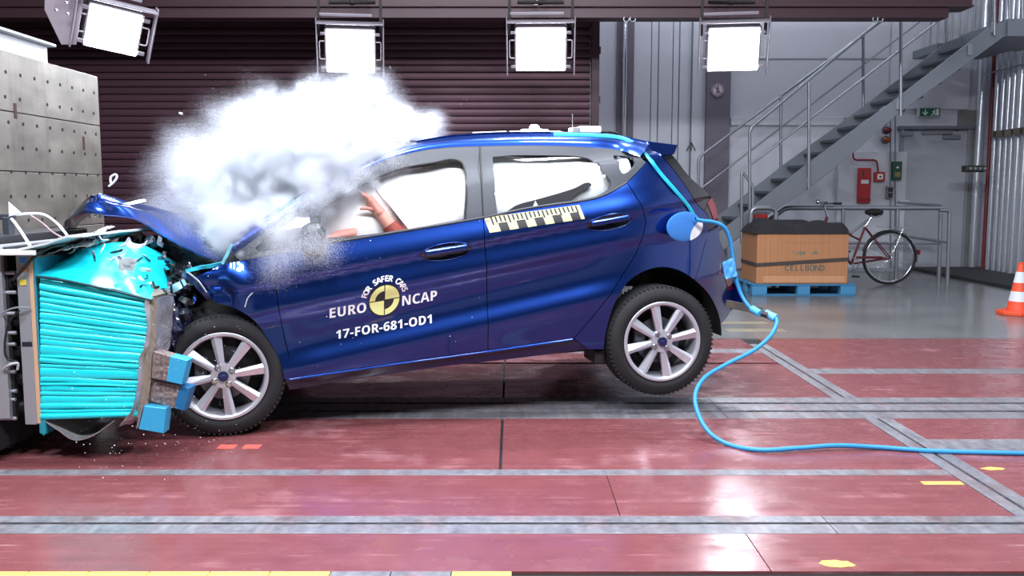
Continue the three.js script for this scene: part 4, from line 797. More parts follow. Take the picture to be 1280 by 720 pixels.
// --- wheels
function wheel(x, y, z, spin, name, steer = 0, lean = 0) {
  const w = part(name, car); w.position.set(x, y, z); w.rotation.set(lean, steer, 0);
  const R = 0.311, rim = 0.222, t = 0.19;
  const pr = [[rim - 0.004, -0.02], [rim + 0.012, 0.002], [R - 0.05, 0.008], [R - 0.018, -0.006], [R - 0.005, -0.024], [R, -0.04]];
  for (let i = 0; i < 4; i++) { const c = -0.052 - i * 0.032; pr.push([R + 0.001, c + 0.008], [R - 0.006, c + 0.004], [R - 0.006, c - 0.003], [R + 0.001, c - 0.007]); }
  pr.push([R, -t + 0.03], [R - 0.005, -t + 0.016], [R - 0.05, -t - 0.008], [rim + 0.012, -t], [rim - 0.004, -t + 0.02]);
  mesh('tyre', new THREE.LatheGeometry(pr.reverse().map(([r, d]) => new THREE.Vector2(r, d)), 96).rotateX(Math.PI / 2), rubber, w);
  const bl = []; for (let i = 0; i < 72; i++) for (const [d, o] of [[-0.028, 0], [-t + 0.02, 0.4]]) { const a = (i + o) / 72 * 6.2832; bl.push(box(0.012, 0.017, 0.03, 0, R - 0.0095, d).rotateZ(a)); }
  mesh('tread_blocks', bl, rubber, w);
  mesh('rim_barrel', new THREE.LatheGeometry([[rim + 0.004, 0.0], [rim + 0.002, 0.006], [rim - 0.012, 0.006], [rim - 0.02, -0.006], [rim - 0.026, -0.05], [rim - 0.03, -0.16], [rim - 0.012, -0.18]].map(([r, d]) => new THREE.Vector2(r, d)), 72).rotateX(Math.PI / 2), silver, w);
  // eight tapering spokes with a folded facet
  const sp = [];
  for (let i = 0; i < 8; i++) {
    const ang = spin + i / 8 * 6.2832, r0 = 0.03, r1 = rim - 0.012, a0 = 0.015, a1 = 0.0285, ridge = 0.35;
    const q = (r, s, z) => V(r, s, z), z0 = -0.012, z1 = -0.004;
    const v = [q(r0, -a0, z0), q(r0, a0 * ridge, z0 + 0.004), q(r0, a0, z0 - 0.004), q(r1, -a1, z1 - 0.012), q(r1, a1 * ridge, z1 + 0.004), q(r1, a1, z1 - 0.008), q(r0, -a0, z0 - 0.03), q(r0, a0, z0 - 0.03), q(r1, -a1 * 0.9, z1 - 0.03), q(r1, a1 * 0.9, z1 - 0.03)];
    const f = [[0, 3, 4], [0, 4, 1], [1, 4, 5], [1, 5, 2], [0, 6, 8], [0, 8, 3], [2, 5, 9], [2, 9, 7], [6, 7, 9], [6, 9, 8]];
    const g = new THREE.BufferGeometry(); g.setAttribute('position', new THREE.Float32BufferAttribute(f.flatMap((t3) => t3.flatMap((k) => v[k].toArray())), 3)); g.computeVertexNormals(); g.rotateZ(ang); sp.push(g);
  }
  sp.forEach((g) => mesh('spoke', g, silver, w));
  mesh('hub_plate', new THREE.CylinderGeometry(0.062, 0.066, 0.03, 32).rotateX(Math.PI / 2).translate(0, 0, -0.02), silver, w);
  mesh('centre_cap', new THREE.CylinderGeometry(0.026, 0.028, 0.014, 28).rotateX(Math.PI / 2).translate(0, 0, 0.001), std(0x141c44, 0.3, 0, { clearcoat: 1 }), w);
  mesh('cap_emblem', new THREE.SphereGeometry(1, 20, 8).scale(0.017, 0.008, 0.002).translate(0, 0, 0.009), std(0x27366f, 0.25, 0.4), w);
  for (let i = 0; i < 4; i++) { const a = spin + 0.39 + i * Math.PI / 2; mesh('lug_nut', [new THREE.CylinderGeometry(0.009, 0.009, 0.02, 6).rotateX(Math.PI / 2).translate(Math.cos(a) * 0.05, Math.sin(a) * 0.05, -0.004), new THREE.TorusGeometry(0.014, 0.003, 6, 18).translate(Math.cos(a) * 0.05, Math.sin(a) * 0.05, -0.004)], chrome, w); }
  mesh('brake_disc', [new THREE.CylinderGeometry(0.13, 0.13, 0.02, 40).rotateX(Math.PI / 2).translate(0, 0, -0.085), new THREE.CylinderGeometry(0.07, 0.07, 0.06, 24).rotateX(Math.PI / 2).translate(0, 0, -0.06)], std(0x777a80, 0.35, 0.9), w);
  mesh('brake_caliper', rbox(0.07, 0.13, 0.06, 0.014, -0.11, 0.03, -0.08, 2), std(0x55575c, 0.5, 0.6), w);
  mesh('wheel_back', new THREE.CylinderGeometry(rim - 0.02, rim - 0.02, 0.01, 40).rotateX(Math.PI / 2).translate(0, 0, -0.13), innerMat, w);
}
{
  const f = flat(279, 470, 0.84), r = flat(828, 427, 0.85);
  wheel(f[0], 0.315, 0.84, 0.15, 'front_wheel', 0.03, -0.03);
  wheel(r[0], r[1], 0.85, 0.2, 'rear_wheel');
  wheel(f[0] + 0.1, 0.315, -0.72, 0.5, 'front_wheel'); wheel(r[0], r[1], -0.72, 0.8, 'rear_wheel');
}
// ---------------------------------------------------------------- crumpled nose of the car
const LC = (x, y, w) => V(...flat(x, y, w));
{
  // bonnet folded up like a tent: near edge, ridge, far edge
  const near = [[106, 270, 0.5], [140, 268, 0.56], [175, 277, 0.6], [212, 296, 0.64], [250, 315, 0.68], [278, 326, 0.7]], ridge = [[117, 241, 0.42], [128, 242, 0.38], [175, 255, 0.32], [212, 266, 0.26], [245, 277, 0.2], [285, 296, 0.15]];
  const n = near.map((p) => LC(...p)), r = ridge.map((p) => LC(...p)), rows = [];
  const cn = new THREE.CatmullRomCurve3(n), cr = new THREE.CatmullRomCurve3(r);
  for (let i = 0; i <= 30; i++) {
    const t = i / 30, a = cn.getPoint(t), b = cr.getPoint(t), row = [];
    for (let k = 0; k <= 26; k++) {
      const s = k / 26, far = V(b.x + 0.05, b.y - 0.16, -0.62), p = s < 0.45 ? a.clone().lerp(b, s / 0.45) : b.clone().lerp(far, (s - 0.45) / 0.55);
      const c = (1 - t) * 0.035; p.y += c * noise(t * 5, s * 6, 4) + 0.012 * Math.sin(s * 9 + t * 6); p.z += c * noise(t * 6, s * 7, 9);
      if (s < 0.45) { const q = s / 0.45; p.y += 0.028 * Math.sin(Math.PI * q) * (0.4 + t); }
      row.push(p);
    }
    rows.push(row);
  }
  mesh('bonnet', shell(rows, 0.008), paint, car);
  // front lip of the bonnet, bent down towards the barrier
  const lip = []; for (let i = 0; i <= 12; i++) { const t = i / 12, row = []; for (let k = 0; k <= 16; k++) { const s = k / 16, top = rows[0][k], dn = LC(lerp(84, 112, s * 0.3), lerp(288, 296, s), lerp(0.42, -0.4, s)); const p = top.clone().lerp(dn, t); p.x -= 0.05 * Math.sin(Math.PI * t); p.z += 0.03 * noise(t * 4, s * 5, 6); row.push(p); } lip.push(row); }
  mesh('bonnet_lip', shell(lip, 0.006), std(0x14162a, 0.4, 0.3, { clearcoat: 0.7 }), car);
  // what is left of engine bay and bumper
  const lump = (c, s, m, name, amp = 0.25, freq = 3.2, detail = 24) => { const g = new THREE.SphereGeometry(1, detail * 2, detail), a = g.attributes.position; for (let i = 0; i < a.count; i++) { const p = V().fromBufferAttribute(a, i), k = 1 + amp * fbm(p.x * freq + c.x * 3, p.y * freq, p.z * freq + c.y, 3) + amp * 0.5 * Math.abs(noise(p.x * 7, p.y * 7, p.z * 7)); a.setXYZ(i, p.x * k * s[0] + c.x, p.y * k * s[1] + c.y, p.z * k * s[2] + c.z); } return mesh(name, toCreasedNormals(mergeVertices(g.deleteAttribute('normal').deleteAttribute('uv')), 0.5), m, car); };
  lump(V(-0.1, 0.68, -0.05), [0.36, 0.26, 0.62], std(0x16161a, 0.6, 0.3), 'engine_block');
  lump(V(-0.5, 0.72, 0.1), [0.26, 0.26, 0.5], std(0x191a20, 0.55, 0.3), 'radiator_pack', 0.4);
  lump(LC(214, 412, 0.62), [0.13, 0.2, 0.26], std(0x0a1236, 0.4, 0.3, { clearcoat: 0.8 }), 'front_bumper', 0.35);
  lump(V(0.02, 0.42, 0.5), [0.38, 0.34, 0.28], innerMat, 'wheel_liner', 0.12);
  lump(V(-0.22, 0.76, 0.56), [0.13, 0.1, 0.2], std(0x22242c, 0.35, 0.4), 'headlamp_remains', 0.5);
  // torn strips along the wing edge
  const strip = (pts, width, m, name, tw = 0) => {
    const c = new THREE.CatmullRomCurve3(pts.map((p) => LC(...p)), false, 'centripetal'), rows2 = [];
    for (let i = 0; i <= 24; i++) { const t = i / 24, p = c.getPoint(t), d = c.getTangent(t), s = V(0, 0, 1).cross(d).normalize().applyAxisAngle(d, tw + 0.8 * noise(t * 3, pts[0][0], 1)), row = []; for (let k = 0; k <= 4; k++) row.push(p.clone().addScaledVector(s, (k / 4 - 0.5) * width * (1 - 0.5 * Math.abs(t - 0.5)))); rows2.push(row); }
    return mesh(name, shell(rows2, 0.004), m, car);
  };
  const bare = std(0xdfe4ea, 0.25, 0.5), cyanTape = std(0x25b4cf, 0.5), paintTorn = paint;
  strip([[152, 308, 0.86], [166, 326, 0.88], [182, 350, 0.9], [196, 370, 0.88]], 0.03, bare, 'torn_strip', 0.3);
  strip([[158, 314, 0.84], [174, 334, 0.86], [188, 352, 0.86], [204, 366, 0.86]], 0.014, bare, 'torn_strip', 1);
  strip([[228, 342, 0.84], [240, 350, 0.86], [252, 362, 0.87], [262, 374, 0.86]], 0.03, std(0x1b2250, 0.3, 0.4, { clearcoat: 1 }), 'torn_strip', 0.2);
  strip([[234, 340, 0.88], [248, 352, 0.89], [258, 366, 0.89]], 0.008, bare, 'torn_strip', 0.6);
  strip([[196, 374, 0.9], [208, 366, 0.9], [222, 358, 0.9], [232, 352, 0.88]], 0.04, std(0x9bd8e6, 0.3, 0.2), 'torn_strip', 0.2);
  strip([[232, 339, 0.87], [248, 335, 0.87], [262, 333, 0.86], [278, 329, 0.86]], 0.022, cyanTape, 'tape_strip', 0.2);
  strip([[278, 330, 0.87], [284, 318, 0.86], [290, 305, 0.84]], 0.018, std(0x7fcbdc, 0.5), 'tape_strip', 0.9);
  strip([[258, 288, 0.5], [266, 286, 0.52], [276, 280, 0.52]], 0.03, bare, 'torn_strip', 0.7);
  strip([[262, 294, 0.5], [270, 298, 0.52], [276, 302, 0.54]], 0.012, bare, 'torn_strip', 0.3);
  strip([[182, 250, 0.36], [150, 257, 0.44], [128, 262, 0.47], [118, 270, 0.5]], 0.02, bare, 'torn_strip', 0.5);
  for (let k = 0; k < 34; k++) {   // bent scraps of plastic and sheet in the crushed zone
    const x = rr(150, 262), y = clamp(rr(300, 392) + (x - 200) * 0.12, 286, 398), w = rr(0.5, 0.84), l = rr(8, 22), a = rr(-1, 1.3);
    const m = [plastic, std(0x39404c, 0.35, 0.5), std(0x8a93a0, 0.3, 0.6), paint, std(0x10142c, 0.35, 0.3)][k % 5];
    strip([[x - l * Math.cos(a) / 2, y - l * Math.sin(a) / 2, w], [x + rr(-3, 3), y + rr(-5, 5), w + 0.03], [x + l * Math.cos(a) / 2, y + l * Math.sin(a) / 2, w]], rr(0.012, 0.05), m, 'bent_scrap', rr(0, 3));
  }
  for (let k = 0; k < 24; k++) {   // smaller scraps thrown up over the barrier's top sheet
    const f = rnd(), x = lerp(118, 214, f) + rr(-16, 16), y = lerp(296, 372, f) + rr(-18, 14), w = rr(0.98, 1.22), l = rr(6, 18), a = rr(-1.4, 1.5);
    const m = [std(0x2c3442, 0.35, 0.3), std(0xaeb6c0, 0.3, 0.4), plastic, bare, std(0x141a3c, 0.3, 0.4)][k % 5];
    strip([[x - l * Math.cos(a) / 2, y - l * Math.sin(a) / 2, w], [x + rr(-2, 2), y + rr(-4, 4), w + 0.02], [x + l * Math.cos(a) / 2, y + l * Math.sin(a) / 2, w]], rr(0.006, 0.02), m, 'bent_scrap', rr(0, 3));
  }
  strip([[306, 384, 0.0], [310, 372, 0], [316, 366, 0]].map(([x, y]) => [x, y, W(...side(x, y)) + 0.006]), 0.006, bare, 'crease_edge', 0);
}
// ---------------------------------------------------------------- crash block
{
  const X = -2.9, zAt = (x) => { const d = ray(x, 200); return d.z / d.x * X; };
  const zFar = zAt(127), zNear = zFar + 2.7, yAt = (x, y) => { const d = ray(x, y); return EYE + d.y / d.x * X; };
  const top = yAt(127, 97), t = thing('crash_block', 'tall perforated steel crash block standing behind the barrier on the left', 'crash block', [X - 1, 0, (zFar + zNear) / 2]);
  const tone = grid(512, 512, (u, v) => { const s = fbm(u * 5, v * 9, 3, 5), dr = Math.max(0, fbm(u * 30, v * 3, 8)) * 0.3; return [0.45 + s * 0.2 - dr * 0.25, 0.435 + s * 0.2 - dr * 0.28, 0.41 + s * 0.19 - dr * 0.33]; });
  const steel = std(0xffffff, 0.45, 0.4, { map: sized(tone, 0.6, 0.6) });
  const rowsN = 6, hh = top / rowsN;
  for (let i = 0; i < rowsN; i++) mesh('steel_plate', metreUV(rbox(0.1, hh - 0.004, zNear - zFar, 0.004, 0.95, i * hh + hh / 2, 0, 1)), steel, t);
  mesh('core', box(1.86, top - 0.03, zNear - zFar - 0.02, -0.03, top / 2 - 0.01, 0), std(0x4a4a4c, 0.7, 0.3), t);
  const holes = [], hg = new THREE.CylinderGeometry(0.011, 0.011, 0.004, 10).rotateZ(Math.PI / 2);
  for (let r = 0; r < 13; r++) for (let c = 0; c < 17; c++) { if ((r + c * 3) % 11 === 5 && r % 2) continue; holes.push([top - 0.12 - r * 0.142, -(zNear - zFar) / 2 + 0.07 + c * 0.158 + (r % 2) * 0.02]); }
  const im = new THREE.InstancedMesh(hg, std(0x141414, 0.8), holes.length), m4 = new THREE.Matrix4(); holes.forEach(([y, z], i) => im.setMatrixAt(i, m4.makeTranslation(1.0, y, z))); im.name = 'dark_hole_disc'; im.userData.kind = 'stuff'; t.add(im);  // black discs set on the face paint the dark inside the holes
  for (const [r, c] of [[1.5, 6.5], [2.5, 1.2]]) mesh('long_slot', rbox(0.006, 0.09, 0.03, 0.012, 1.0, top - 0.12 - r * 0.142, -(zNear - zFar) / 2 + 0.07 + c * 0.158, 2), std(0x3d2320, 0.8), t);
  // white crate on top with a shackle
  const p = at(62, 74, 5.75), c = thing('white_crate', 'white metal crate with a flat lid on top of the crash block', 'crate', [-3.45, top, -5.5]);
  mesh('crate_body', rbox(0.9, 0.13, 1.0, 0.01, 0, 0.065, 0), std(0xc4c8cc, 0.5), c); mesh('crate_lid', rbox(0.98, 0.02, 1.08, 0.006, 0, 0.14, 0), std(0xa8acb2, 0.5, 0.2), c);
  const s = thing('lifting_shackle', 'small blue-grey lifting shackle lying on the white crate', 'shackle', [-3.08, top + 0.17, -5.45]);
  mesh('bow', new THREE.TorusGeometry(0.04, 0.012, 8, 20, 4.6).rotateX(1.2), std(0x6f8296, 0.35, 0.7), s); mesh('pin', bar(V(-0.05, 0, 0.03), V(0.06, 0, 0.03), 0.011, 8), chrome, s); mesh('blue_sling', tube([V(-0.22, -0.02, 0.0), V(-0.12, 0.0, 0.02), V(-0.03, 0.01, 0)], 0.016, 16, 8), std(0x27406b, 0.7), s);
}
// ---------------------------------------------------------------- load cell wall and its shelf
const ZB = 4.1;
{
  const alu = std(0xa7abb2, 0.4, 0.5), blackM = std(0x19191b, 0.45, 0.4), pl = at(24, 430, ZB), ph = at(50, 430, ZB), y0 = at(40, 531, ZB).y, y1 = at(30, 320, ZB).y;
  const t = thing('load_cell_wall', 'upright metal load cell wall with black load cells, left of the honeycomb barrier', 'load cell wall', [pl.x, 0, -ZB - 0.5]);
  const L = (x, y, dz = 0) => at(x, y, ZB + dz).sub(t.position);
  mesh('front_plate', rbox(0.055, y1 - y0, 1.0, 0.004, L(33, 430).x, (y0 + y1) / 2, 0), alu, t);
  mesh('wood_plate', rbox(0.02, y1 - y0 - 0.01, 1.0, 0.003, L(43.5, 430).x, (y0 + y1) / 2, 0), std(0xc9a585, 0.7), t);
  mesh('blue_backing', rbox(0.008, y1 - y0 + 0.04, 1.0, 0.002, L(48, 430).x, (y0 + y1) / 2 - 0.03, 0), std(0x2a8fa6, 0.5), t);
  mesh('rear_plate', rbox(0.05, 0.8, 1.0, 0.004, L(0, 430).x, 0.61, 0), alu, t);
  mesh('carrier', rbox(0.36, 1.0, 1.0, 0.01, L(0, 430).x - 0.22, 0.55, 0), std(0x2c2c30, 0.6, 0.3), t);
  mesh('shade_backing', rbox(0.02, 0.78, 0.97, 0.002, L(0, 430).x + 0.028, 0.61, -0.012), std(0x0d0d0f, 0.7), t);  // dark sheet stands in for the shade between the plates
  for (const y of [352, 402, 440, 474, 508]) {
    const c = L(16, y, 0.08), cell = part('load_cell', t);
    mesh('cell_body', new THREE.CylinderGeometry(0.05, 0.05, 0.07, 28).rotateZ(Math.PI / 2).translate(L(12, y, 0.08).x, c.y, 0.42), blackM, cell);
    mesh('cell_neck', new THREE.CylinderGeometry(0.034, 0.034, 0.13, 24).rotateZ(Math.PI / 2).translate(L(20, y, 0.08).x, c.y, 0.42), blackM, cell);
    mesh('cell_flange', new THREE.CylinderGeometry(0.058, 0.058, 0.014, 28).rotateZ(Math.PI / 2).translate(L(8, y, 0.08).x, c.y, 0.42), alu, cell);
    for (const k of [-1, 1]) mesh('cell_bolt', new THREE.CylinderGeometry(0.009, 0.009, 0.1, 8).rotateZ(Math.PI / 2).translate(L(14, y, 0.08).x, c.y + k * 0.045, 0.47), alu, cell);
  }
  mesh('sticker', rbox(0.045, 0.02, 0.004, 0.001, L(34, 429).x, L(34, 430).y, 0.502, 1), std(0x1a1d33, 0.5), t);
  for (const [y, c] of [[325, 0x3b7fc0], [336, 0xd28a34], [353, 0xd4c04a]]) mesh('colour_tag', rbox(0.03, 0.026, 0.003, 0.001, L(29, y).x, L(29, y).y, 0.502, 1), std(c, 0.5), t);
  const sh = thing('top_shelf', 'white sheet shelf lying across the top of the load cell wall', 'shelf', [L(20, 318).x + t.position.x, y1 + 0.012, -ZB - 0.42]);
  const rows = []; for (let i = 0; i <= 10; i++) { const r = []; for (let k = 0; k <= 14; k++) r.push(V(-0.35 + k / 14 * 0.66, 0.005 + smooth(0.5, 1, k / 14) * 0.07 + 0.01 * noise(k * 0.6, i * 0.4, 2), 0.48 - i / 10 * 0.9)); rows.push(r); }
  mesh('sheet', shell(rows, 0.01), std(0xd5d8da, 0.45, 0.1), sh);
  mesh('sheet_lip', rbox(0.5, 0.022, 0.02, 0.004, -0.13, 0.006, 0.48), std(0xe4e4e2, 0.5), sh);
  // sensor box on the shelf, cables
  const bx = at(12, 305, ZB + 0.25), e = thing('sensor_box', 'small dark sensor bracket standing on the shelf at the left edge', 'bracket', [bx.x, y1 + 0.02, bx.z]);
  mesh('upright', rbox(0.035, 0.15, 0.05, 0.006, 0, 0.075, 0), std(0x4d525a, 0.4, 0.5), e); mesh('arm', rbox(0.1, 0.03, 0.04, 0.006, -0.02, 0.15, 0), std(0x4d525a, 0.4, 0.5), e); mesh('cap', new THREE.ConeGeometry(0.03, 0.07, 14).rotateZ(0.4).translate(0.02, 0.19, 0), std(0xd0d3d6, 0.5), e); mesh('foot', rbox(0.09, 0.03, 0.08, 0.008, -0.02, 0.015, 0), std(0xb5b8bc, 0.5), e);
  const wire = (pts, r, c, l, n = 'cable') => tag(mesh(n, tube(pts.map(([x, y, z]) => at(x, y, ZB + z)), r, 50, 8), std(c, 0.5)), l, 'cable');
  wire([[-12, 272, 0.3], [10, 270, 0.3], [35, 267, 0.32], [54, 268, 0.32], [70, 278, 0.3], [84, 294, 0.25]], 0.006, 0xdfe2e6, 'white cable arching high over the shelf and down to the wreck');
  wire([[10, 269, 0.28], [18, 278, 0.2], [28, 292, 0.15], [38, 308, 0.1]], 0.007, 0xe8eaee, 'white cable hanging from the arch down to the shelf edge');
  wire([[38, 269, 0.3], [52, 278, 0.3], [66, 290, 0.3], [80, 298, 0.3]], 0.004, 0xa0858e, 'thin mauve cable below the high white arch');
  wire([[16, 350, -0.02], [30, 335, -0.03], [42, 322, -0.04], [60, 310, -0.02], [82, 305, 0.05]], 0.008, 0x16171a, 'black cable looping over the shelf edge in front of the wall');
  wire([[2, 392, -0.01], [14, 386, -0.03], [26, 384, -0.03], [38, 385, -0.01]], 0.004, 0x8b8f95, 'thin grey wire crossing in front of the second load cell');
  wire([[24, 388, -0.03], [12, 402, -0.03], [6, 430, -0.03], [9, 448, -0.02], [22, 452, -0.02]], 0.005, 0x1b1c1f, 'black wire hanging down beside the load cells');
  wire([[4, 462, -0.01], [12, 456, -0.03], [22, 454, -0.02], [22, 462, -0.01]], 0.006, 0xb6babf, 'short bright bent wire between two load cells');
  // white torn foil on the shelf end
  for (const [k, pts] of [[0, [[50, 318], [70, 308], [92, 302], [112, 300]]], [1, [[84, 312], [98, 300], [106, 292], [118, 290]]], [2, [[96, 318], [104, 306], [112, 298], [122, 300]]]].map((a) => a)) {
    const rows2 = [], c = new THREE.CatmullRomCurve3(pts.map(([x, y]) => at(x, y, ZB + 0.1 + k * 0.08)), false, 'centripetal');
    for (let i = 0; i <= 20; i++) { const p = c.getPoint(i / 20), r = []; for (let j = 0; j <= 6; j++) r.push(V(p.x + 0.02 * noise(i, j, k), p.y + (j / 6 - 0.5) * 0.045 + 0.014 * noise(i * 0.5, j * 0.8, k + 3), p.z - j * 0.035)); rows2.push(r); }
    tag(mesh('torn_foil', shell(rows2, 0.003), std(0xdadee2, 0.25, 0.6)), ['long bright torn foil lying along the shelf towards the wreck', 'bright torn foil flap below the folded bonnet tip', 'short crumpled foil scrap between shelf and bonnet'][k], 'foil');
  }
}
// ---------------------------------------------------------------- deformable barrier
{
  const cyan = std(0x14e2ee, 0.34, 0.1, { clearcoat: 0.5, clearcoatRoughness: 0.25 }), cellM = std(0x8d8478, 0.5, 0.5), foil = std(0xc8ccd0, 0.25, 0.7);
  const tl = at(50, 347, ZB), tr = at(186, 372, ZB), bl = at(51, 525, ZB), br = at(172, 521, ZB), base = V((tl.x + tr.x) / 2, 0, -ZB - 0.45);
  const t = thing('deformable_barrier', 'bright cyan honeycomb crash barrier, its side sheets folded into horizontal ribs', 'barrier', base), L = (v) => v.clone().sub(base), S = (x, y, dz = 0) => at(x, y, ZB + dz).sub(base);
  // ribs: each pleat of the side sheet is a folded strip of its own
  const n = 25, cuts = []; for (let i = 0; i <= n; i++) cuts.push(clamp((i + (i && i < n ? rr(-0.42, 0.42) : 0)) / n, 0, 1));
  const a0 = L(tl), a1 = L(bl), b0 = L(tr), b1 = L(br), line = (f, s) => { const l = a0.clone().lerp(a1, f), r = b0.clone().lerp(b1, f); r.x -= 0.02 * Math.sin(f * Math.PI) * -0.6; return l.lerp(r, s); };
  for (let i = 0; i < n; i++) {
    const rows = [], dep = rr(0.003, 0.012), sk = rr(-0.3, 0.3);
    for (let k = 0; k <= 6; k++) { const r = [], f = k / 6; for (let s = 0; s <= 20; s++) { const q = s / 20, wv = 0.22 * noise(q * 2.2, i * 0.9, 7) / n, p = line(clamp(lerp(cuts[i], cuts[i + 1], f) + wv * (i && i < n - 1 ? 1 : 0), 0, 1), q); p.z += dep * (Math.pow(Math.sin(Math.PI * clamp(f + sk * f * (1 - f), 0, 1)), 0.6)) * (1 + 0.5 * noise(q * 3, i, 2)) - 0.003; r.push(p); } rows.push(r); }
    mesh('folded_rib', surface(rows.reverse()), cyan, t);
  }
  // honeycomb core
  const co = new THREE.Shape([a0, b0, b1, a1].map((p) => new THREE.Vector2(p.x, p.y)));
  mesh('honeycomb_core', new THREE.ExtrudeGeometry(co, { depth: 0.26, bevelEnabled: false }).translate(0, 0, 0.18), cellM, t);
  const co2 = new THREE.Shape([a0, b0.clone().add(V(-0.3, 0.02, 0)), b1.clone().add(V(-0.26, 0, 0)), a1].map((p) => new THREE.Vector2(p.x, p.y)));
  mesh('crushed_core', new THREE.ExtrudeGeometry(co2, { depth: 0.68, bevelEnabled: false }).translate(0, 0, -0.5), cellM, t);
  // top sheet pushed up in a hump
  const front = [[45, 344], [75, 348], [110, 355], [150, 364], [190, 374]], hump = [[58, 338], [85, 322], [118, 307], [160, 309], [194, 362]], rows = [];
  const cf = new THREE.CatmullRomCurve3(front.map(([x, y]) => S(x, y, -0.015))), ch = new THREE.CatmullRomCurve3(hump.map(([x, y]) => S(x, y, 0.3)));
  for (let i = 0; i <= 16; i++) { const f = i / 16, r = []; for (let k = 0; k <= 30; k++) { const q = k / 30, p = cf.getPoint(q).lerp(ch.getPoint(q), f); p.y += 0.03 * Math.sin(Math.PI * f) * Math.sin(Math.PI * q) + 0.006 * noise(q * 7, f * 4, 2); r.push(p); } rows.push(r); }
  for (let i = 1; i <= 8; i++) { const f = i / 8, r = rows[16].map((p, k) => V(p.x, p.y - 0.1 * f * f - 0.03 * noise(k * 0.3, 1, 1) * f, p.z - 0.55 * f)); rows.push(r); }
  mesh('top_sheet', shell(rows, 0.003), cyan, t);
  mesh('top_fold', tube(front.map(([x, y]) => S(x, y + 1.5, -0.02)), 0.006, 40, 8), std(0x0e3a44, 0.5), t);
  // crushed honeycomb edge and foil at the car end
  const edge = []; for (let i = 0; i <= 40; i++) { const f = i / 40, r = []; for (let k = 0; k <= 5; k++) { const p = line(f, 1); p.x += k / 5 * 0.04 + 0.006 * noise(i * 0.9, k, 2); p.z += 0.006 + 0.012 * Math.abs(noise(i * 1.7, k * 1.3, 4)); r.push(p); } edge.push(r); }
  mesh('honeycomb_edge', surface(edge.reverse()), std(0x968b7c, 0.5, 0.4), t);
  const fo = [[193, 374], [194, 420], [187, 450], [184, 485], [178, 510], [161, 532]], fr = []; for (let i = 0; i <= 40; i++) { const c = new THREE.CatmullRomCurve3(fo.map(([x, y]) => S(x, y, -0.01))), p = c.getPoint(i / 40), r = []; for (let k = 0; k <= 8; k++) { const q = k / 8; r.push(V(p.x + 0.012 * noise(i * 0.35, k * 0.5, 3) + (k < 2 ? -0.035 * (1 - k / 2) : 0), p.y + 0.01 * noise(i * 0.2, k, 5), p.z + 0.02 - q * 0.24)); } fr.push(r); }
  mesh('front_foil', shell(fr, 0.003), foil, t);
  const dr = [[57, 527], [72, 537], [92, 549.5], [112, 546], [142, 526]], dc = new THREE.CatmullRomCurve3(dr.map(([x, y]) => S(x, y, 0)), false, 'centripetal'), drr = [];
  for (let i = 0; i <= 30; i++) { const p = dc.getPoint(i / 30), r = []; for (let k = 0; k <= 10; k++) r.push(V(p.x, lerp(p.y, a1.y - 0.005, 0.0) + k / 10 * 0.02, p.z - k / 10 * 0.7)); drr.push(r); }
  mesh('bottom_foil', shell(drr, 0.003), foil, t);
  mesh('corner_tab', rbox(0.03, 0.07, 0.02, 0.003, S(53, 533).x, S(53, 533).y, 0.44), std(0x1a8494, 0.5), t);
  // bumper elements: blue-coated honeycomb blocks torn loose
  const celltex = grid(256, 256, (u, v) => { const s = (Math.abs(Math.sin(u * 9127.3 + v * 4211.7) * 43758.5) % 1 - 0.5) * 0.34 + fbm(u * 20, v * 20, 3) * 0.3, t = (Math.abs(Math.sin(u * 5127.3 + v * 7211.7) * 23758.5) % 1 - 0.5) * 0.2; return [0.5 + s + t, 0.45 + s, 0.44 + s - t]; });
  const cellMat = std(0xffffff, 0.5, 0.3, { map: sized(celltex, 3, 3), bumpMap: sized(celltex, 3, 3), bumpScale: 0.003 }), blueB = std(0x38a8d8, 0.45, 0.1);
  const block = (q, split, lab, z, dk) => {
    const p = q.map(([x, y]) => at(x, y, ZB - 0.02 + z)), c = p[0].clone().add(p[1]).add(p[2]).add(p[3]).multiplyScalar(0.25), b = thing('honeycomb_block', lab, 'honeycomb block', c, 0, 'torn bumper blocks');
    delete b.userData.group;
    const quad = (s0, s1, m, n) => { const e = [p[0].clone().lerp(p[1], s0), p[0].clone().lerp(p[1], s1), p[3].clone().lerp(p[2], s1), p[3].clone().lerp(p[2], s0)].map((v) => v.sub(c)), sh = new THREE.Shape(e.map((v) => new THREE.Vector2(v.x, v.y))); mesh(n, new THREE.ExtrudeGeometry(sh, { depth: 0.07, bevelEnabled: true, bevelSize: 0.002, bevelThickness: 0.003, bevelSegments: 1 }).translate(0, 0, -0.07), m, b); };
    if (split > 0) quad(0, split, cellMat, 'bare_honeycomb'); quad(split, 1, dk, 'blue_face');
    mesh('torn_skin', (() => { const r2 = []; for (let i = 0; i <= 6; i++) { const r = []; for (let k = 0; k <= 6; k++) { const v = p[0].clone().lerp(p[3], i / 6).sub(c); r.push(V(v.x - 0.012 * Math.sin(k) - 0.008, v.y, v.z - k * 0.01 + 0.004 * noise(i, k, 1))); } r2.push(r); } return shell(r2, 0.002); })(), foil, b);
  };
  block([[192, 440], [234, 451], [227, 480], [190, 472]], 0.5, 'upper torn honeycomb block, half bare and half blue, against the front wheel', 0, blueB);
  block([[188, 475], [238, 485], [230, 513], [185, 500]], 0.74, 'middle torn honeycomb block with a wide bare reddish-grey face, against the front tyre', 0.03, std(0x1a6a9c, 0.45, 0.1));
  block([[181, 508], [207, 511], [204, 541], [174, 536]], 0.0, 'lowest torn honeycomb block, all blue, hanging below the barrier corner', -0.02, blueB);
}
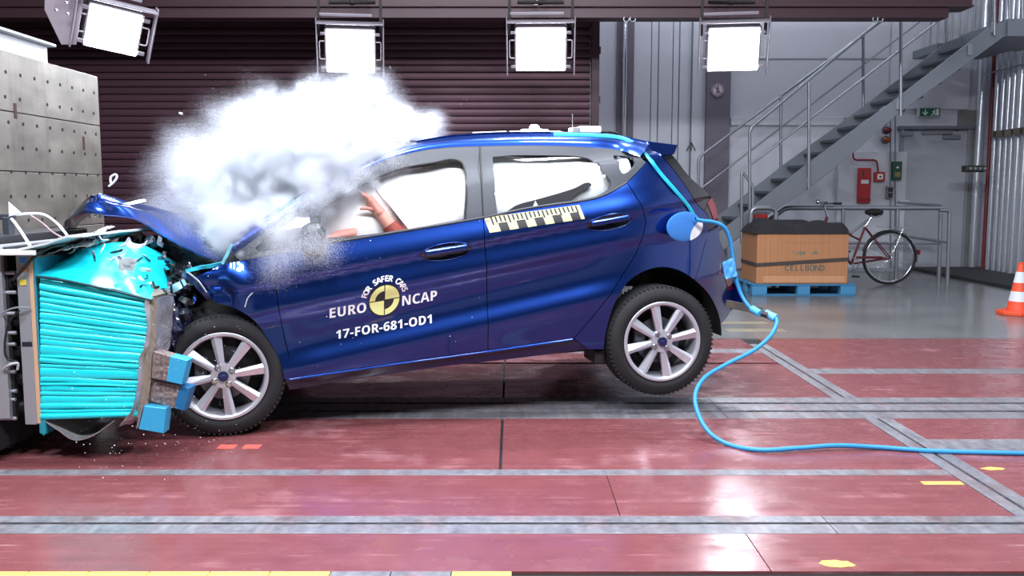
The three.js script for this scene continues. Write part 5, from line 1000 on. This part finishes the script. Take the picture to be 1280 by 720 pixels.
// ---------------------------------------------------------------- flying fragments and dust
{
  const wht = std(0xe6eaee, 0.35);
  const ring = (x, y, Z, pts, lab, r = 0.006) => tag(mesh('fragment', tube(pts.map(([a, b]) => at(x + a, y + b, Z)), r, 30, 6), wht), lab, 'fragment');
  ring(140, 226, 5.0, [[-4, 7], [1, 3], [6, -4], [5, -8], [-1, -5], [-2, 0], [-1, 4]], 'white curled fragment flying in front of the crash block edge');
  const cup = at(172, 300, 4.3), rows = []; for (let i = 0; i <= 8; i++) { const r = []; for (let k = 0; k <= 14; k++) { const a = -0.1 + k / 14 * 2.9; r.push(V(cup.x + Math.cos(Math.PI + a) * (0.045 + 0.004 * noise(i, k, 1)), cup.y + Math.sin(Math.PI + a) * 0.03 + 0.01 * Math.sin(i * 0.6), cup.z + (i - 4) * 0.008)); } rows.push(r); }
  tag(mesh('fragment', shell(rows, 0.003), std(0xaab0b8, 0.25, 0.3)), 'pale cup-shaped fragment below the folded bonnet', 'fragment');
  const sc = at(156, 331, 4.1); const r3 = []; for (let i = 0; i <= 8; i++) { const r = []; for (let k = 0; k <= 8; k++) r.push(V(sc.x + (k / 8 - 0.5) * 0.07 + i * 0.002, sc.y + (i / 8 - 0.5) * 0.05 + 0.02 * noise(i * 0.5, k * 0.5, 4), sc.z + 0.02 * Math.sin(k * 0.6))); r3.push(r); }
  tag(mesh('fragment', shell(r3, 0.003), std(0xb9c9ce, 0.3, 0.1)), 'clear plastic scrap in front of the cyan top sheet', 'fragment');
  ring(226, 141, 5.6, [[-2, 0], [0, 1], [2, 1]], 'tiny white fragment high over the smoke on the left', 0.007);
  const spots = []; for (let i = 0; i < 300; i++) { const x = i < 240 ? rr(90, 300) : rr(200, 620), y = i < 240 ? rr(400, 600) : rr(60, 460), Z = y > 540 ? rr(3.2, 3.9) : rr(3.6, 4.3); spots.push(at(x, y, Z)); }
  const im = new THREE.InstancedMesh(new THREE.TetrahedronGeometry(0.0022), wht, spots.length), m4 = new THREE.Matrix4(), q = new THREE.Quaternion();
  spots.filter((p) => p.y > 0.01).forEach((p, i) => { q.setFromEuler(new THREE.Euler(rr(0, 6), rr(0, 6), rr(0, 6))); const s = rr(0.4, 1.4); im.setMatrixAt(i, m4.compose(p, q, V(s, s, s))); im.count = i + 1; });
  im.name = numbered('flying_splinters'); scene.add(im); tag(im, 'fine white splinters flying round the crushed nose of the car', 'splinters', null, 'stuff');
}
// ---------------------------------------------------------------- instruments, tape and cable on the car
const toWorld = (p) => V(CO.x + p.x * UX.x + p.z * NZ.x, p.y, CO.z + p.x * UX.z + p.z * NZ.z);
{
  const cyan = std(0x1fb3cf, 0.45), blueTape = std(0x3b86d8, 0.5), white = std(0xf0f2f4, 0.4);
  const ribbonOn = (pts, width, m, name, thick = 0.004) => { const c = new THREE.CatmullRomCurve3(pts, false, 'centripetal'), rows = []; for (let i = 0; i <= 60; i++) { const t = i / 60, p = c.getPoint(t), d = c.getTangent(t), nrm = V(0, 0.35, 1).addScaledVector(d, -V(0, 0.35, 1).dot(d)).normalize(), s = d.clone().cross(nrm).normalize(); rows.push([-1, -0.3, 0.3, 1].map((k) => p.clone().addScaledVector(s, k * width / 2).addScaledVector(nrm, 0.003 * (1 - k * k)))); } return mesh(name, shell(rows, -thick), m, car); };
  const onRail = (f) => { const i = Math.floor(f), p = ribbon[i][6].clone().lerp(ribbon[Math.min(14, i + 1)][6], f - i); p.y += 0.007; p.z += 0.007; return p; };
  const roofAt = (x, y, w) => { const u = flat(x, y, w)[0], k = rail.slice(7).map(({ b }) => b); let i = 0; while (i < k.length - 2 && k[i + 1].x < u) i++; const b = k[i].clone().lerp(k[i + 1], clamp((u - k[i].x) / (k[i + 1].x - k[i].x), 0, 1)); return V(u, b.y + 0.022 * (1 - Math.pow(Math.abs(w / b.z), 2.2)), w); };
  const top = (x, y, w) => V(...flat(x, y, w));
  ribbonOn([onRail(10.8), onRail(12), onRail(13), onSide(800, 188, 0.03), onSide(812, 201, 0.024), onSide(824, 216, 0.014), onSide(845, 240, 0.012), onSide(860, 258, 0.012), onSide(867, 270, 0.012)], 0.023, cyan, 'cyan_cable_tape');
  ribbonOn([[290, 304], [330, 276], [370, 250], [410, 226], [452, 205]].map(([x, y], i) => top(x, y, [0.79, 0.77, 0.74, 0.7, 0.65][i])), 0.007, cyan, 'cyan_pillar_tape_fringe');  // thin cyan strip, part tape and part lens colour fringe
  // round blue cover over the filler flap
  const c = onSide(854, 283, 0.012), e = onSide(875, 283, 0.012), up = onSide(854, 264, 0.012), hx = e.clone().sub(c), ang = Math.atan2(hx.z, hx.x), disc = part('filler_cover', car);
  const rx = Math.hypot(hx.x, hx.z) * 1.02, ry = Math.abs(up.y - c.y) * 0.98, put = (g) => g.rotateY(-ang).translate(c.x, c.y, c.z + 0.008);
  mesh('blue_disc', put(new THREE.SphereGeometry(1, 36, 18).scale(rx, ry, 0.01)), blueTape, disc);
  const sh = new THREE.Shape(); sh.absarc(0, 0, 0.98, -1.3, 0.45); sh.quadraticCurveTo(0.2, -0.1, Math.cos(-1.3) * 0.98, Math.sin(-1.3) * 0.98);
  mesh('white_patch', put(new THREE.ShapeGeometry(sh, 16).scale(rx, ry, 1).translate(0, 0, 0.0095)), white, disc);
  // roof: white strips, flash lamp, antenna box
  for (const [x0, x1, y] of [[590, 632, 169.5], [636, 700, 167.5], [480, 512, 188]]) { const a = roofAt(x0, y, 0.3), b = roofAt(x1, y, 0.3); mesh('roof_strip', rbox(b.x - a.x, 0.018, 0.06, 0.006).rotateZ(Math.atan2(b.y - a.y, b.x - a.x)).translate((a.x + b.x) / 2, (a.y + b.y) / 2 + 0.004, 0.3), white, car); }
  const fp = toWorld(roofAt(668, 167, 0.34).add(V(0, 0.024, 0))), f = thing('flash_lamp', 'small bright flash lamp glowing on the car roof', 'lamp', fp, YAW);
  mesh('lamp_base', rbox(0.16, 0.02, 0.06, 0.006, 0, -0.012, 0), white, f); mesh('flash_bulb', new THREE.SphereGeometry(0.018, 16, 12).scale(1.6, 1, 1).translate(0, 0.008, 0), std(0xffffff, 0.3, 0, { emissive: 0xffffff, emissiveIntensity: 40 }), f);
  const pl = new THREE.PointLight(0xffffff, 2); pl.position.set(0, 0.008, 0); f.add(pl);
  const ap = toWorld(roofAt(736, 168, 0.34).add(V(0, 0.024, 0))), a = thing('antenna_box', 'white data logger box with a thin aerial on the rear of the car roof', 'logger', ap, YAW);
  mesh('box', rbox(0.13, 0.04, 0.09, 0.008), white, a); mesh('box_side', rbox(0.05, 0.03, 0.09, 0.006, -0.09, -0.003, 0), std(0x8d948f, 0.4), a); mesh('aerial', bar(V(-0.1, 0, 0), V(-0.1, 0.085, 0), 0.0025, 6), plastic, a); mesh('aerial_tip', new THREE.SphereGeometry(0.006, 10, 8).translate(-0.1, 0.087, 0), plastic, a); mesh('lead', tube([V(0.06, -0.01, 0), V(0.12, -0.01, 0.01), V(0.18, -0.02, 0.0)], 0.008, 12, 6), plastic, a);
  // blue cable from the tail to the floor
  const P = [[869, 274, 5.16], [878, 276, 5.18], [893, 278, 5.22], [905, 284, 5.24], [913, 302, 5.26], [918, 340, 5.27], [926, 367, 5.26], [938, 385, 5.22], [952, 393, 5.2], [966, 394, 5.16], [971, 400, 5.12], [966, 416, 5.05], [945, 436, 4.95], [905, 457, 4.84], [880, 473, 4.74], [869, 494, 4.64], [873, 518, 4.55], [888, 542, 4.45], [912, 556, 4.38]].map(([x, y, z]) => at(x, y, z));
  for (const [x, y, h] of [[950, 562.5, 0.014], [1000, 560, 0.02], [1045, 557, 0.024], [1095, 559, 0.014], [1170, 564, 0.011], [1290, 567, 0.011], [1420, 571, 0.011]]) P.push(ground(x, y, h));
  tag(mesh('blue_cable', tube(P, 0.0115, 320, 10), std(0x2f8cc9, 0.5)), 'light blue umbilical cable from the car tail, running along the floor to the right', 'cable');
  const j = (x0, y0, x1, y1, r, m, n, lab) => tag(mesh(n, bar(at(x0, y0, 5.19), at(x1, y1, 5.14), r, 16), m), lab, 'tape');
  j(940, 386, 950, 392, 0.021, std(0x4fb0e6, 0.45), 'cable_tape', 'blue tape wrapped round the cable left of the dark coupling'); j(957, 392, 970, 398, 0.024, std(0x6cc0ea, 0.45), 'cable_tape', 'pale blue tape wrapped round the cable end at the bend');
  tag(mesh('cable_coupling', bar(at(949, 391, 5.165), at(959, 394, 5.15), 0.018, 14), std(0x2d2a33, 0.4)), 'short dark coupling in the blue cable behind the car', 'coupling');
  const rod = at(930, 384, 5.3); tag(mesh('tow_strap', rbox(0.22, 0.045, 0.012, 0.003).rotateZ(-0.2).translate(rod.x, rod.y, rod.z), std(0x57504a, 0.6)), 'brownish strap end sticking out from under the rear bumper', 'strap');
  const fl = [[903, 328], [917, 322], [922, 345], [907, 349]].map(([x, y]) => at(x, y, 5.24)), rows = []; for (let i = 0; i <= 8; i++) { const r = []; for (let k = 0; k <= 8; k++) { const p = fl[0].clone().lerp(fl[1], k / 8).lerp(fl[3].clone().lerp(fl[2], k / 8), i / 8); p.z += 0.012 * noise(i * 0.6, k * 0.6, 2); p.x += 0.006 * noise(i, k, 5); r.push(p); } rows.push(r); }
  tag(mesh('tape_flag', shell(rows, 0.002), std(0x4d9fe8, 0.5)), 'blue tape flag holding the cable to the rear bumper', 'tape');
}
// ---------------------------------------------------------------- dummy in the driver's seat
{
  const d = thing('crash_test_dummy', 'crash test dummy behind the airbags, reddish forearm raised in the driver window', 'dummy', CO, YAW);
  const c = (x, y, w) => V(...flat(x, y, w));
  function body(bones, box3, res, kk = 0.03) {
    const mc = new MarchingCubes(res, new THREE.MeshBasicMaterial(), false, false, 220000), size = box3[1].clone().sub(box3[0]), s = Math.max(size.x, size.y, size.z) / 2 * 1.1, mid = box3[0].clone().add(box3[1]).multiplyScalar(0.5), p = V();
    for (let z = 0; z < res; z++) for (let y = 0; y < res; y++) for (let x = 0; x < res; x++) {
      p.set(x - res / 2, y - res / 2, z - res / 2).multiplyScalar(2 / res * s).add(mid); let f = 1e3;
      for (const [a, b, ra, rb] of bones) { const ab = b.clone().sub(a), t = clamp(p.clone().sub(a).dot(ab) / Math.max(1e-9, ab.lengthSq()), 0, 1), q = p.distanceTo(a.clone().addScaledVector(ab, t)) - lerp(ra, rb, t), h = clamp(0.5 + 0.5 * (f - q) / kk, 0, 1); f = lerp(f, q, h) - kk * h * (1 - h); }
      mc.field[x + y * res + z * res * res] = -f;
    }
    mc.isolation = 0; mc.update();
    const n = mc.count, g = new THREE.BufferGeometry();
    g.setAttribute('position', new THREE.BufferAttribute(mc.positionArray.slice(0, n * 3), 3)); g.setAttribute('normal', new THREE.BufferAttribute(mc.normalArray.slice(0, n * 3), 3));
    g.scale(s, s, s).translate(mid.x, mid.y, mid.z); return g;
  }
  const el = c(508, 308, 0.73), wr = c(474, 265, 0.7), sh = V(1.02, 1.12, 0.52), el2 = V(0.84, 0.92, 0.22), wr2 = c(436, 293, 0.7);
  const finger = (b, dir, spread, l) => { const out = []; const p1 = b.clone().addScaledVector(dir, l * 0.5).addScaledVector(spread, 0.1 * l), p2 = p1.clone().addScaledVector(dir, l * 0.35).add(V(-0.008, -0.008, 0)); out.push([b, p1, 0.0095, 0.0085], [p1, p2, 0.0085, 0.007]); return out; };
  const hand = (w, dir) => { const s = V(0, 0, 1), pal = w.clone().addScaledVector(dir, 0.075), out = [[w, pal, 0.03, 0.027], [w.clone().addScaledVector(s, 0.018), pal.clone().addScaledVector(s, 0.022), 0.02, 0.017], [w.clone().addScaledVector(s, -0.018), pal.clone().addScaledVector(s, -0.022), 0.02, 0.017]]; [-0.033, -0.011, 0.011, 0.033].forEach((o, i) => out.push(...finger(pal.clone().addScaledVector(s, o), dir, s.clone().multiplyScalar(o * 8), [0.07, 0.08, 0.078, 0.06][i]))); out.push(...finger(w.clone().addScaledVector(dir, 0.03).add(V(-0.02, -0.01, 0.02)), dir.clone().add(V(-0.6, -0.5, 0.3)).normalize(), V(0, 0, 0), 0.06)); return out; };
  const skin = std(0xc98a7c, 0.5), cloth = std(0x8a3a30, 0.7);
  const torso = [[V(1.2, 0.72, 0.37), V(1.02, 1.06, 0.37), 0.16, 0.17], [V(1.02, 1.08, 0.24), V(1.02, 1.08, 0.5), 0.09, 0.09], [V(1.0, 1.1, 0.37), V(0.96, 1.22, 0.37), 0.07, 0.065], [V(0.94, 1.3, 0.37), V(0.92, 1.34, 0.37), 0.095, 0.1], [sh, el, 0.06, 0.05], [el, wr, 0.046, 0.03], [V(1.02, 1.1, 0.22), el2, 0.06, 0.048], [el2, wr2, 0.044, 0.03], [V(1.18, 0.68, 0.28), V(0.74, 0.76, 0.26), 0.085, 0.065], [V(1.18, 0.68, 0.46), V(0.74, 0.76, 0.48), 0.085, 0.065], [V(0.74, 0.76, 0.26), V(0.5, 0.5, 0.28), 0.06, 0.045], [V(0.74, 0.76, 0.48), V(0.5, 0.5, 0.46), 0.06, 0.045]];
  const grip = (w, dir) => { const m = w.clone().addScaledVector(dir, 0.1), r = V(0.13, 0.13, 0.13); return body([[w.clone().addScaledVector(dir, -0.03), w, 0.031, 0.03], ...hand(w, dir)], [m.clone().sub(r), m.clone().add(r)], 92, 0.007); };
  mesh('body', [body(torso, [V(0.4, 0.4, 0.0), V(1.4, 1.48, 0.75)], 110), grip(wr, wr.clone().sub(el).normalize()), grip(wr2, V(-0.9, -0.1, 0.2).normalize())], skin, d);
  const sl = (a, b, r0, r1) => { const dd = b.clone().sub(a), g = new THREE.CylinderGeometry(r1, r0, dd.length(), 24, 8, true), p = g.attributes.position; for (let i = 0; i < p.count; i++) { const k = 1 + 0.05 * noise(p.getX(i) * 40, p.getY(i) * 30, p.getZ(i) * 40); p.setX(i, p.getX(i) * k); p.setZ(i, p.getZ(i) * k); } g.computeVertexNormals(); g.applyQuaternion(new THREE.Quaternion().setFromUnitVectors(V(0, 1, 0), dd.normalize())); const m = a.clone().add(b).multiplyScalar(0.5); return g.translate(m.x, m.y, m.z); };
  mesh('sleeve', sl(el.clone().add(V(0.01, -0.02, 0)), el.clone().lerp(wr, 0.62), 0.057, 0.043), cloth, d);
  mesh('sleeve', sl(el2, el2.clone().lerp(wr2, 0.7), 0.056, 0.042), cloth, d);
}
// ---------------------------------------------------------------- smoke: a cloud of fine particles
{
  const blobs = [ // x, y, radius in pixels, distance, strength
    [420, 205, 60, 5.0, 1.4], [372, 200, 56, 5.0, 1.3], [450, 168, 42, 5.3, 0.9], [490, 162, 32, 5.4, 0.55], [520, 164, 20, 5.5, 0.4], [330, 225, 54, 4.95, 1.1], [280, 222, 50, 5.2, 0.36], [242, 222, 42, 5.3, 0.2], [224, 250, 30, 5.3, 0.12], [335, 262, 44, 4.75, 1.3], [300, 285, 30, 4.7, 0.8], [300, 165, 38, 5.3, 0.34], [345, 155, 36, 5.3, 0.5], [395, 138, 32, 5.3, 0.6], [445, 122, 26, 5.3, 0.42], [470, 114, 16, 5.3, 0.3], [255, 285, 36, 4.9, 0.2], [352, 296, 24, 4.3, 0.16], [392, 306, 22, 4.25, 0.13], [345, 330, 26, 4.3, 0.06], [372, 240, 34, 4.8, 0.8], [230, 180, 28, 5.4, 0.08], [540, 158, 14, 5.5, 0.2], [210, 270, 28, 5.2, 0.07], [270, 250, 40, 4.9, 0.3],
  ].map(([x, y, r, Z, s]) => { const c = at(x, y, Z); return [c, r * Z / LENS, s]; });
  const cloud = new THREE.Group(); cloud.name = numbered('smoke_cloud'); scene.add(cloud);
  tag(cloud, 'dense white smoke cloud billowing from the crushed bonnet over the windscreen', 'smoke', null, 'stuff');
  const m4 = new THREE.Matrix4(), turn = new THREE.Quaternion(), gauss = () => (rnd() + rnd() + rnd() + rnd() - 2) * 0.866;
  // a puff is a few hundred specks of soot; thousands of puffs, each turned its own way, make the cloud
  const puff = (count, sigma, size) => {
    const pos = [], nor = [], idx = [], oct = [[1, 0, 0], [-1, 0, 0], [0, 1, 0], [0, -1, 0], [0, 0, 1], [0, 0, -1]], tri = [[0, 2, 4], [2, 1, 4], [1, 3, 4], [3, 0, 4], [2, 0, 5], [1, 2, 5], [3, 1, 5], [0, 3, 5]];
    for (let k = 0; k < count; k++) { const c = V(gauss(), gauss(), gauss()).multiplyScalar(sigma * 1.7), b = pos.length / 3; for (const o of oct) { pos.push(c.x + o[0] * size, c.y + o[1] * size, c.z + o[2] * size); nor.push(...o); } for (const t of tri) idx.push(b + t[0], b + t[1], b + t[2]); }
    const g = new THREE.BufferGeometry(); g.setAttribute('position', new THREE.Float32BufferAttribute(pos, 3)); g.setAttribute('normal', new THREE.Float32BufferAttribute(nor, 3)); g.setIndex(idx); return g;
  };
  const smokeMat = std(new THREE.Color(0.84, 0.88, 0.95), 1, 0, { specularIntensity: 0 });
  const fill = (name, N, geo, list, spread, lo, hi, s0, s1) => {
    const im = new THREE.InstancedMesh(geo, smokeMat, N), total = list.reduce((a, b) => a + b[2] * b[1] * b[1], 0);
    let n = 0;
    for (const [c, r, s] of list) {
      const k = Math.round(N * s * r * r / total);
      for (let i = 0, tries = 0; i < k && n < N && tries < k * 10; tries++) {
        const p = V(c.x + gauss() * r * spread, c.y + gauss() * r * spread * 0.92, c.z + gauss() * r * spread);
        const d = fbm(p.x * 4.2, p.y * 4.2, p.z * 4.2, 4) + 0.3 * noise(p.x * 2.4, p.y * 2.4 + 4, p.z * 2.4);
        if (rnd() > smooth(lo, hi, d)) continue;
        const z = rr(s0, s1);
        turn.set(rr(-1, 1), rr(-1, 1), rr(-1, 1), rr(-1, 1)).normalize();
        im.setMatrixAt(n++, m4.compose(p, turn, V(z, z, z))); i++;
      }
    }
    im.count = n; im.name = name; im.userData.kind = 'stuff'; im.castShadow = im.receiveShadow = true; cloud.add(im);
  };
  fill('dense_smoke', 9000, puff(700, 0.017, 0.00062), blobs.filter((b) => b[2] > 0.35), 0.9, -0.3, 0.25, 0.7, 1.5);
  fill('thin_smoke', 3500, puff(1500, 0.036, 0.00042), blobs.map(([c, r, s]) => [c, r, Math.min(s, 0.6)]), 1.05, -0.3, 0.3, 0.8, 1.6);
}
renderer.render(scene, camera);
